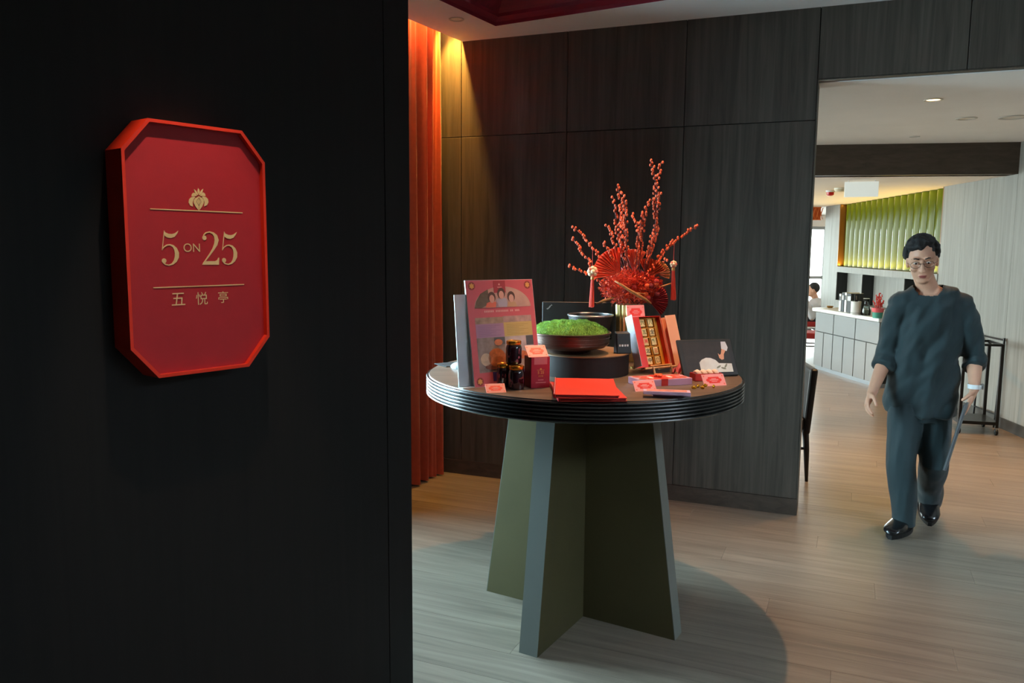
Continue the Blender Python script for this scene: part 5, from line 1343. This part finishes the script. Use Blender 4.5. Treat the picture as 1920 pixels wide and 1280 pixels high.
# ceiling fittings
dl = [((1750, 187), 0.055, 3.0, 'brass-edged round downlight in the dining ceiling nearest the lintel'), ((1812, 222), 0.07, 0.0, 'flat white round ceiling speaker between two downlights'), ((1900, 220), 0.095, 0.0, 'large round downlight in the dining ceiling by the pale wall'), ((1715, 256), 0.04, 0.0, 'small round detector in the dining ceiling close to the beam')]
for (px, r_, lit, lb_) in dl: downlight('dining_downlight', P(*px, DZ - 0.001), lb_, r_, lit, group='round fittings in the dining ceiling')
ex = P(1616, 338, LZ); exd = (Vector((0, 0, 0)) - Vector((ex.x, ex.y, 0))).normalized()
t = thing('hanging_sign_board', 'blank white sign board hanging from the low dining ceiling', 'sign', (ex.x, ex.y, LZ), math.atan2(exd.y, exd.x) + PI / 2)
scale_e = ex.y / F
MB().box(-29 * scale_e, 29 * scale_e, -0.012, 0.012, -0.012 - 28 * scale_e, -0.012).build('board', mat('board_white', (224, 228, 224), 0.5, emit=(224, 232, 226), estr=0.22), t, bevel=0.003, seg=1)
for x in (-0.12, 0.12): MB().tube([(x, 0, -0.014), (x, 0, 0.0)], 0.004, 6).build('hanger', silver, t)
c = P(1576, 352, LZ)
t = thing('smoke_detector', 'cream round smoke detector on the low dining ceiling', 'detector', (c.x, c.y, LZ))
MB().lathe([(0.065, 0), (0.065, -0.02), (0.05, -0.04), (0.001, -0.045)], 28).build('detector_body', mat('detector_cream', (206, 196, 168), 0.5), t, smooth=40)
MB().lathe([(0.0655, -0.008), (0.068, -0.010), (0.0655, -0.013)], 28, cap=False).build('detector_ring', M_wht, t)
c = P(1557, 357, LZ)
t = thing('red_beacon', 'small red alarm beacon on the low dining ceiling', 'alarm', (c.x, c.y, LZ))
MB().lathe([(0.05, 0), (0.05, -0.015), (0.045, -0.02), (0.001, -0.02)], 24).build('beacon_base', M_wht, t, smooth=40)
MB().lathe([(0.042, -0.02), (0.04, -0.05), (0.025, -0.06), (0.001, -0.062)], 24).build('beacon_lens', mat('beacon_red', (190, 34, 26), 0.3), t, smooth=40)
# warm pools on the dining floor from its downlights
for (x, y, e_) in ((2.63, 5.16, 80), (3.5, 5.8, 115), (3.3, 6.9, 75), (3.2, 9.0, 90), (2.9, 10.5, 70)):
    spot('dining_spot', (x, y, (DZ if y < 7.1 else LZ) - 0.01), (x, y, 0), e_, (1.0, 0.55, 0.24), 75, 0.6, 0.03)

# ================================================================== PEOPLE
M_skin = mat('skin', (206, 154, 126), 0.5, var=0.03, vscale=30); M_hair = mat('black_hair', (20, 18, 18), 0.75, bump=0.6, bscale=220)
M_teal = mat('teal_uniform', (19, 42, 46), 0.75, var=0.05, vscale=14, bump=0.15, bscale=420, sheen=0.15)
def ring_(c, ax, ay, rx, ry, n=28):
    c, ax, ay = Vector(c), Vector(ax).normalized(), Vector(ay).normalized()
    return [c + rx * math.cos(2 * PI * k / n) * ax + ry * math.sin(2 * PI * k / n) * ay for k in range(n)]
def limb(mb, pts, n=20):
    """pts: (point, rx, ry); rings kept level-ish perpendicular to the path"""
    P_ = [Vector(p[0]) for p in pts]; rg = []
    for i, (c, rx, ry) in enumerate(pts):
        t = (P_[min(i + 1, len(P_) - 1)] - P_[max(i - 1, 0)]).normalized()
        ax = Vector((1, 0, 0)); ax = (ax - ax.dot(t) * t).normalized(); ay = t.cross(ax)
        rg.append(ring_(c, ax, ay, rx, ry, n))
    mb.loft(rg)
def hand(mb, w, fwd, palm_n, side, curl, thumb_side):
    """w wrist, fwd along the hand, palm_n out of the palm, side across towards the thumb"""
    w, fwd, pn, sd = Vector(w), Vector(fwd).normalized(), Vector(palm_n).normalized(), Vector(side).normalized()
    c = w + fwd * 0.05
    mb.chain([(w, 0.024), (w + fwd * 0.03 + sd * 0.012, 0.020), (w + fwd * 0.075 + sd * 0.024, 0.0135)], 10)
    mb.chain([(w + fwd * 0.03 - sd * 0.012, 0.020), (w + fwd * 0.072 - sd * 0.024, 0.0125)], 10)
    mb.chain([(w + fwd * 0.03, 0.021), (w + fwd * 0.078, 0.0145)], 10)
    for k, (s_, L_) in enumerate(((0.027, 0.068), (0.009, 0.076), (-0.009, 0.070), (-0.026, 0.056))):
        p = w + fwd * (0.078 - 0.004 * abs(k - 1)) + sd * s_; d = fwd.copy(); pr = [(p, 0.0098)]; cc = curl[k]
        for j, f_ in enumerate((0.45, 0.31, 0.24)):
            d = (Matrix.Rotation(cc * (0.9 if j == 0 else 1.1), 3, pn.cross(fwd)) @ d if False else (d * math.cos(cc) + pn * math.sin(cc)).normalized() if j == 0 else d)
            if j:
                # keep bending in the fwd/pn plane
                a_ = math.atan2(d.dot(pn), d.dot(fwd)) + cc * 1.05; d = fwd * math.cos(a_) + pn * math.sin(a_)
            p = p + d * L_ * f_; pr.append((p, 0.0092 - 0.0009 * j))
        mb.chain(pr, 10)
    p = w + fwd * 0.022 + sd * 0.026; d = (fwd * 0.55 + sd * 0.75 + pn * 0.35).normalized()
    p2 = p + d * 0.034; d2 = (fwd * 0.85 + sd * 0.2 + pn * 0.5).normalized(); p3 = p2 + d2 * 0.03; p4 = p3 + (fwd * 0.8 - sd * 0.1 + pn * 0.55).normalized() * 0.022
    mb.chain([(p - d * 0.01, 0.014), (p2, 0.0115), (p3, 0.010), (p4, 0.0088)], 10)

def build_walker():
    base = P(1690, 1000); fwd = Vector((-0.36, -0.93, 0)).normalized()
    rz = math.atan2(fwd.y, fwd.x) - PI / 2
    T = thing('person', 'person in dark teal tunic and trousers with glasses, walking with a flat tray in hand', 'person', (base.x, base.y, 0), rz)
    Wm = Matrix.Translation((base.x, base.y, 0)) @ Matrix.Rotation(rz, 4, 'Z'); Wi = Wm.inverted()
    vd = Vector((base.x, base.y, 0)).normalized()
    def J(x, y, back=0.0):
        """photo pixel -> person coordinates on the plane facing the camera, 'back' metres behind the front foot"""
        p = PL(x, y, Vector((base.x, base.y, 0)) + vd * back, vd); return Wi @ p
    # joints: local x = right hand side of the person (left in the picture)
    head = J(1729, 490, 0.10); neck = J(1740, 540, 0.15)
    hipR, hipL = J(1698, 765, 0.17), J(1752, 765, 0.23)
    kneeR, ankR = J(1690, 868, 0.08), J(1693, 962, 0.06)
    kneeL, ankL = J(1750, 864, 0.16), J(1741, 938, 0.42)
    shR, shL = J(1690, 560, 0.15), J(1804, 568, 0.20)
    elR, wrR = J(1662, 668, 0.16), J(1634, 738, 0.0)
    elL, wrL = J(1827, 672, 0.22), J(1827, 728, 0.08)
    chest = (shR + shL) / 2; pelvis = (hipR + hipL) / 2
    up = Vector((0, 0, 1)); X = Vector((1, 0, 0)); Y = Vector((0, 1, 0))
    body = MB()
    # head
    hq = (Matrix.Rotation(R_(-14), 3, 'X') @ Matrix.Rotation(R_(6), 3, 'Y') @ Matrix.Rotation(R_(-4), 3, 'Z')).to_4x4()
    HM = Matrix.Translation(head) @ hq
    body.ball((0, -0.012, 0.03), (0.073, 0.092, 0.098), 28, 20, HM)
    body.ball((0, 0.012, -0.035), (0.060, 0.074, 0.078), 24, 16, HM)
    body.ball((0, 0.038, -0.092), (0.034, 0.036, 0.026), 16, 10, HM)
    body.chain([((0, 0.084, 0.018), 0.009), ((0, 0.098, -0.012), 0.012), ((0, 0.100, -0.028), 0.0135)], 10, HM)
    for s in (-1, 1):
        body.ball((s * 0.012, 0.092, -0.031), (0.009, 0.009, 0.007), 10, 6, HM)
        body.ball((s * 0.073, -0.005, -0.005), (0.010, 0.020, 0.031), 12, 8, HM)
        body.ball((s * 0.038, 0.060, -0.020), (0.026, 0.024, 0.022), 12, 8, HM)
        body.ball((s * 0.030, 0.075, 0.036), (0.024, 0.012, 0.009), 12, 8, HM)
    body.ball((0, 0.084, -0.062), (0.024, 0.010, 0.008), 12, 8, HM)
    body.chain([(head + Vector((0, -0.02, -0.05)), 0.052), (neck + Vector((0, -0.015, 0)), 0.055), (neck + Vector((0, -0.02, -0.06)), 0.075)], 20)
    # trunk
    limb(body, [(pelvis + up * -0.05, 0.14, 0.095), (pelvis + up * 0.06, 0.15, 0.10), (pelvis.lerp(chest, 0.45), 0.13, 0.09), (pelvis.lerp(chest, 0.8), 0.155, 0.10), (chest + up * 0.02, 0.13, 0.085), (neck + up * -0.02, 0.06, 0.06)], 24)
    for a, b in ((shR, shL),): body.chain([(a + up * -0.02, 0.042), ((a + b) / 2 + up * 0.0, 0.06), (b + up * -0.02, 0.042)], 16)
    for s_, e_, w_ in ((shR, elR, wrR), (shL, elL, wrL)): body.chain([(s_ + up * -0.02, 0.042), (s_.lerp(e_, 0.5), 0.042), (e_, 0.040), (e_.lerp(w_, 0.35), 0.039), (w_, 0.026)], 16)
    for h_, k_, a_ in ((hipR, kneeR, ankR), (hipL, kneeL, ankL)): body.chain([(h_, 0.085), (h_.lerp(k_, 0.5), 0.072), (k_, 0.055), (k_.lerp(a_, 0.35), 0.054), (a_, 0.036)], 16)
    # hands
    fR = (wrR - elR).normalized(); pR = (Vector((-1, -0.2, 0)) - Vector((-1, -0.2, 0)).dot(fR) * fR).normalized(); sR = (Y - Y.dot(fR) * fR - Y.dot(pR) * pR).normalized()
    hand(body, wrR, fR, pR, sR, (0.35, 0.4, 0.45, 0.5), 1)
    fL = (J(1777, 882, -0.04) - wrL).normalized(); vwL = (wrL - Wi @ Vector((0, 0, H))).normalized(); pL = fL.cross(vwL).normalized(); pL = pL if pL.x > 0 else -pL; pL = (pL - vwL * 0.06).normalized(); pL = (pL - pL.dot(fL) * fL).normalized(); sL = (Y - Y.dot(fL) * fL - Y.dot(pL) * pL).normalized()
    hand(body, wrL, fL, pL, sL, (0.05, 0.06, 0.06, 0.08), 1)
    meshobj('body', remeshed(body, 0.0045, 3), M_skin, T)
    # hair: cap of the skull with a short fringe, swept to one side
    hair = MB(); rr = random.Random(2)
    for k in range(430):
        a = rr.uniform(0, 2 * PI); ph = math.acos(rr.uniform(-0.15, 1.0))
        d = Vector((math.sin(ph) * math.cos(a), math.sin(ph) * math.sin(a), math.cos(ph)))
        if d.y > 0.25 and d.z < 0.60 - 0.10 * d.x: continue
        if d.y > -0.05 and d.z < 0.12: continue
        p = Vector((d.x * 0.080, -0.014 + d.y * 0.097, 0.034 + d.z * 0.104))
        hair.ball(p, rr.uniform(0.014, 0.021), 8, 6, HM)
    hair.ball((0, -0.018, 0.045), (0.078, 0.092, 0.092), 20, 14, HM @ Matrix.Translation((0, -0.008, 0.004)))
    hm = remeshed(hair, 0.005, 2)
    # keep the forehead free
    HI = HM.inverted(); bm = bmesh.new(); bm.from_mesh(hm)
    bmesh.ops.delete(bm, geom=[f for f in bm.faces if (lambda c: c.y > 0.062 and c.z < 0.075 + 0.2 * c.x)(HI @ f.calc_center_median())], context='FACES')
    bm.to_mesh(hm); bm.free()
    nrm = [v.normal.copy() for v in hm.vertices]
    for v, vn in zip(hm.vertices, nrm): v.co += vn * (noise.noise(v.co * 55) * 0.004)
    meshobj('hair', hm, M_hair, T)
    # face details
    for s in (-1, 1):
        MB().ball((s * 0.031, 0.077, 0.012), (0.013, 0.006, 0.0055), 12, 8, HM).build('eye', mat('eye_white', (206, 198, 190), 0.3), T, smooth=True)
        MB().ball((s * 0.031, 0.0815, 0.011), (0.0055, 0.003, 0.0052), 10, 8, HM).build('iris', mat('eye_dark', (26, 20, 18), 0.2), T, smooth=True)
        MB().tube([(s * 0.014, 0.089, 0.036), (s * 0.032, 0.087, 0.041), (s * 0.052, 0.074, 0.035)], [0.003, 0.0035, 0.002], 6, HM).build('eyebrow', M_hair, T, smooth=True)
    MB().ball((0, 0.092, -0.058), (0.021, 0.005, 0.0042), 14, 8, HM).build('upper_lip', mat('lip', (158, 84, 76), 0.5), T, smooth=True)
    MB().ball((0, 0.091, -0.066), (0.018, 0.005, 0.0045), 14, 8, HM).build('lower_lip', MATS['lip'], T, smooth=True)
    # glasses
    gls = MB()
    for s in (-1, 1):
        gls.tube([(s * 0.033 + 0.025 * math.cos(2 * PI * k / 20), 0.097, 0.008 + 0.019 * math.sin(2 * PI * k / 20)) for k in range(21)], 0.0012, 5, HM)
        gls.tube([(s * 0.058, 0.096, 0.012), (s * 0.077, 0.05, 0.010), (s * 0.080, -0.01, 0.012)], 0.0012, 5, HM)
    gls.tube([(-0.009, 0.098, 0.012), (0, 0.103, 0.014), (0.009, 0.098, 0.012)], 0.0012, 5, HM)
    g_ = gls.build('glasses', mat('thin_metal_rim', (150, 140, 128), 0.25, metal=0.9), T, smooth=True)
    for s in (-1, 1):
        MB().prism([(s * 0.033 + 0.0245 * math.cos(2 * PI * k / 20), 0.008 + 0.0185 * math.sin(2 * PI * k / 20)) for k in range(20)], 0.0966, 0.0974, HM).build('lens', glass('spectacle_glass', (253, 253, 253), 1.12), g_)
    # tunic
    tu = MB()
    limb(tu, [(pelvis + Vector((0, 0.0, -0.03)), 0.190, 0.140), (pelvis + up * 0.10, 0.185, 0.135), (pelvis.lerp(chest, 0.45), 0.175, 0.125), (pelvis.lerp(chest, 0.75), 0.182, 0.125), (chest + up * -0.02, 0.175, 0.112), (chest + up * 0.035, 0.14, 0.092), (neck + Vector((0, -0.02, -0.005)), 0.078, 0.072), (neck + Vector((0, -0.022, 0.012)), 0.066, 0.066)], 32)
    for s_, e_, w_ in ((shR, elR, wrR), (shL, elL, wrL)):
        tu.chain([(chest.lerp(s_, 0.55) + up * 0.012, 0.066), (s_ + up * -0.012, 0.067)], 16)
        limb(tu, [(s_.lerp(chest, 0.15), 0.066, 0.072), (s_.lerp(e_, 0.3), 0.064, 0.07), (s_.lerp(e_, 0.75), 0.060, 0.066), (e_, 0.058, 0.064), (e_.lerp(w_, 0.28), 0.057, 0.063)], 20)
    tm_ = remeshed(tu, 0.006, 6)
    ncut = neck + Vector((0, 0.0, -0.010)); nax = Vector((0, 0.38, 0.92)).normalized()
    nrm = [v.normal.copy() for v in tm_.vertices]
    for v, vn in zip(tm_.vertices, nrm):
        c = v.co; q_ = Vector((c.x * 10 + c.z * 6, c.y * 6, c.z * 3.5 - c.x * 5))
        v.co += vn * (noise.noise(q_) * 0.022 + noise.noise(q_ * 2.3 + Vector((5, 1, 2))) * 0.010)
    bm = bmesh.new(); bm.from_mesh(tm_)
    bmesh.ops.delete(bm, geom=[f for f in bm.faces if (f.calc_center_median() - ncut).dot(nax) > -0.004 and (f.calc_center_median() - ncut).length < 0.078], context='FACES')
    bm.to_mesh(tm_); bm.free()
    to_ = meshobj('tunic', tm_, M_teal, T); sl = to_.modifiers.new('solid', 'SOLIDIFY'); sl.thickness = 0.003; sl.offset = 0
    # trousers
    tr_ = MB()
    limb(tr_, [(pelvis + up * -0.06, 0.150, 0.12), (pelvis + up * 0.0, 0.165, 0.12), (pelvis + up * 0.10, 0.165, 0.115)], 28)
    for h_, k_, a_ in ((hipR, kneeR, ankR), (hipL, kneeL, ankL)):
        tr_.chain([(h_ + up * 0.0, 0.098)], 18)
        limb(tr_, [(h_ + up * 0.02, 0.095, 0.105), (h_.lerp(k_, 0.35), 0.093, 0.10), (h_.lerp(k_, 0.8), 0.084, 0.09), (k_, 0.080, 0.086), (k_.lerp(a_, 0.4), 0.074, 0.082), (k_.lerp(a_, 0.98), 0.066, 0.076), (k_.lerp(a_, 1.25 if a_ is ankR else 1.02), 0.066, 0.078)], 22)
    tm_ = remeshed(tr_, 0.006, 6)
    nrm = [v.normal.copy() for v in tm_.vertices]
    for v, vn in zip(tm_.vertices, nrm):
        c = v.co; q_ = Vector((c.x * 14, c.y * 8, c.z * 4)); v.co += vn * (noise.noise(q_) * 0.012 + noise.noise(q_ * 2.1) * 0.006)
    meshobj('trousers', tm_, M_teal, T)
    # shoes
    M_shoe = mat('black_shoe_leather', (18, 18, 20), 0.25, coat=0.3)
    def shoe(a_, toe, nm='shoe'):
        a_, toe = Vector(a_), Vector(toe).normalized(); sd = Vector((0, 0, 1)).cross(toe).normalized()
        upv = toe.cross(sd) if toe.cross(sd).z > 0 else -toe.cross(sd)
        M = Matrix((sd * 1.25, toe * 1.12, upv * 1.12)).transposed().to_4x4(); M.translation = a_
        mb = MB()
        rg = []
        for y, w_, h_ in ((-0.075, 0.026, 0.05), (-0.06, 0.034, 0.066), (-0.02, 0.038, 0.072), (0.03, 0.040, 0.062), (0.08, 0.045, 0.050), (0.13, 0.045, 0.042), (0.165, 0.036, 0.034), (0.185, 0.018, 0.022)):
            rg.append([(w_ * math.cos(2 * PI * k / 20), y, 0.018 + max(-0.004, h_ * 0.5 + h_ * 0.5 * math.sin(2 * PI * k / 20))) for k in range(20)])
        mb.loft(rg, M); o = mb.build(nm, M_shoe, T, smooth=60)
        s2 = MB(); s2.loft([[(r[k][0] * 1.06, r[k][1] * 1.02, z) for k in range(20)] for z, r in ((0.0, None), (0.02, None)) for r in [None]] if False else [[(0.047 * f_(t_) * sx, -0.08 + 0.27 * t_, z) for (t_, sx) in [(k / 9, 1) for k in range(10)] + [(k / 9, -1) for k in range(9, -1, -1)]] for f_ in [lambda t_: 0.08 + 0.95 * math.sin(PI * min(1, max(0, 0.14 + t_ * 0.85))) ** 0.7] for z in (0.0, 0.02)], M)
        s2.build('shoe_sole', mat('shoe_sole', (14, 14, 14), 0.6), o)
        return o
    shoe(Vector((ankR.x, ankR.y - 0.01, 0.0)), Vector((0.38, 1, 0)))
    tl = Vector((0.05, 0.95, -0.24)).normalized()
    ft_ = Vector((ankL.x, ankL.y, ankL.z)); 
    shoe(Vector((ft_.x, ft_.y, 0.052)), tl)
    # watch
    MB().lathe([(0.033, -0.012), (0.0345, -0.012), (0.0345, 0.012), (0.033, 0.012)], 28, Matrix.Translation(wrL + up * 0.012), cap=False).build('watch_strap', mat('watch_white', (222, 224, 224), 0.4), T, smooth=40)
    MB().lathe([(0.001, 0), (0.017, 0), (0.017, 0.008), (0.015, 0.010), (0.001, 0.010)], 20, Matrix.Translation(wrL + Vector((-0.033, 0.0, 0.012))) @ Matrix.Rotation(R_(-90), 4, 'Y')).build('watch_case', silver, T, smooth=40)
    # tray held in the left hand, edge towards the viewer
    hp = wrL + fL * 0.098 + pL * 0.0150
    t0 = Wm @ hp; ax = Wm.to_3x3() @ fL; n2 = Wm.to_3x3() @ pL; wv = n2.cross(ax).normalized(); sg = 1 if wv.dot(Wm.to_3x3() @ sL) > 0 else -1; w0, w1 = sorted((-0.06 * sg, 0.10 * sg))
    e0 = t0 + ax * ((Wm @ J(1777, 882, -0.04)) - t0).length
    t = thing('flat_tray', 'thin silver-grey tray carried edge-on in the walking person\'s hand', 'tray', t0)
    TM = Matrix((ax, wv, n2)).transposed().to_4x4()
    Lt = (e0 - t0).length
    MB().box(0.0, Lt, w0, w1, -0.003, 0.003, TM).build('tray_plate', mat('tray_grey', (150, 152, 154), 0.3, metal=0.5), t, bevel=0.002, seg=1)
    rm = MB()
    for b in ((-0.004, 0.0, w0 - 0.004, w1 + 0.004), (Lt, Lt + 0.004, w0 - 0.004, w1 + 0.004), (-0.004, Lt + 0.004, w0 - 0.004, w0), (-0.004, Lt + 0.004, w1, w1 + 0.004)): rm.box(b[0], b[1], b[2], b[3], -0.004, 0.006, TM)
    rm.build('tray_rim', silver, t)
build_walker()

def build_guest():
    c = at_depth(1527, 13.45); ht = PL(1526, 531, (0, 13.45, 0), (0, 1, 0)).z
    T = thing('person', 'dark-haired person in a white shirt seated by the far window', 'person', c, R_(80))
    k = ht / 1.25
    b = MB(); hd = Vector((0, 0.05, ht - 0.12))
    b.ball(hd + Vector((0, 0, 0.02)), (0.075, 0.09, 0.10), 16, 12); b.ball(hd + Vector((0, 0.02, -0.05)), (0.055, 0.065, 0.06), 14, 10); b.chain([(hd + Vector((0, 0.085, 0.0)), 0.010), (hd + Vector((0, 0.10, -0.02)), 0.012)], 8)
    for s in (-1, 1): b.ball(hd + Vector((s * 0.076, 0, 0)), (0.01, 0.02, 0.03), 8, 6)
    sz = ht - 0.33
    b.chain([(hd + Vector((0, -0.02, -0.06)), 0.05), (Vector((0, -0.01, sz + 0.03)), 0.06)], 12)
    b.chain([(Vector((0, -0.06, 0.44)), 0.13), (Vector((0, -0.04, sz - 0.15)), 0.13), (Vector((0, -0.01, sz - 0.04)), 0.12)], 14)
    for s in (-1, 1):
        b.chain([(Vector((s * 0.17, 0, sz - 0.03)), 0.05), (Vector((s * 0.20, 0.08, sz - 0.24)), 0.042), (Vector((s * 0.12, 0.28, 0.79)), 0.03)], 12)
        hand(b, (s * 0.12, 0.28, 0.79), (-0.2 * s, 1, 0), (0, 0, -1), (-s, 0, 0), (0.3, 0.35, 0.4, 0.4), 1)
        b.chain([(Vector((s * 0.09, -0.03, 0.46)), 0.085), (Vector((s * 0.11, 0.36, 0.47)), 0.06), (Vector((s * 0.11, 0.38, 0.10)), 0.04)], 12)
        b.chain([(Vector((s * 0.11, 0.35, 0.04)), 0.04), (Vector((s * 0.11, 0.50, 0.03)), 0.03)], 10)
    meshobj('body', remeshed(b, 0.008, 3), M_skin, T)
    h = MB(); h.ball(hd + Vector((0, -0.02, 0.045)), (0.084, 0.095, 0.095), 16, 12)
    hm = remeshed(h, 0.008, 0); bm = bmesh.new(); bm.from_mesh(hm)
    bmesh.ops.delete(bm, geom=[f for f in bm.faces if f.calc_center_median().y > hd.y + 0.045 and f.calc_center_median().z < hd.z + 0.06], context='FACES'); bm.to_mesh(hm); bm.free()
    meshobj('hair', hm, M_hair, T)
    s_ = MB()
    s_.chain([(Vector((0, -0.06, 0.44)), 0.145), (Vector((0, -0.045, sz - 0.15)), 0.146), (Vector((0, -0.015, sz - 0.035)), 0.135)], 16)
    for s in (-1, 1): s_.chain([(Vector((s * 0.06, 0, sz + 0.0)), 0.075), (Vector((s * 0.17, 0, sz - 0.03)), 0.065), (Vector((s * 0.20, 0.08, sz - 0.22)), 0.056), (Vector((s * 0.15, 0.21, 0.81)), 0.045)], 12)
    meshobj('shirt', remeshed(s_, 0.01, 4), mat('white_shirt', (206, 204, 206), 0.8), T)
    t_ = MB()
    for s in (-1, 1): t_.chain([(Vector((s * 0.09, -0.04, 0.46)), 0.10), (Vector((s * 0.11, 0.36, 0.47)), 0.075), (Vector((s * 0.11, 0.38, 0.10)), 0.06)], 12)
    meshobj('trousers', remeshed(t_, 0.01, 4), mat('guest_trousers', (60, 62, 68), 0.8), T)
    st = dining_chair('dining_chair', 'red upholstered dining chair that the seated guest sits on', c, R_(80), M_redc, MATS['pale_metal'], h_=0.78, sh_=0.40)
build_guest()
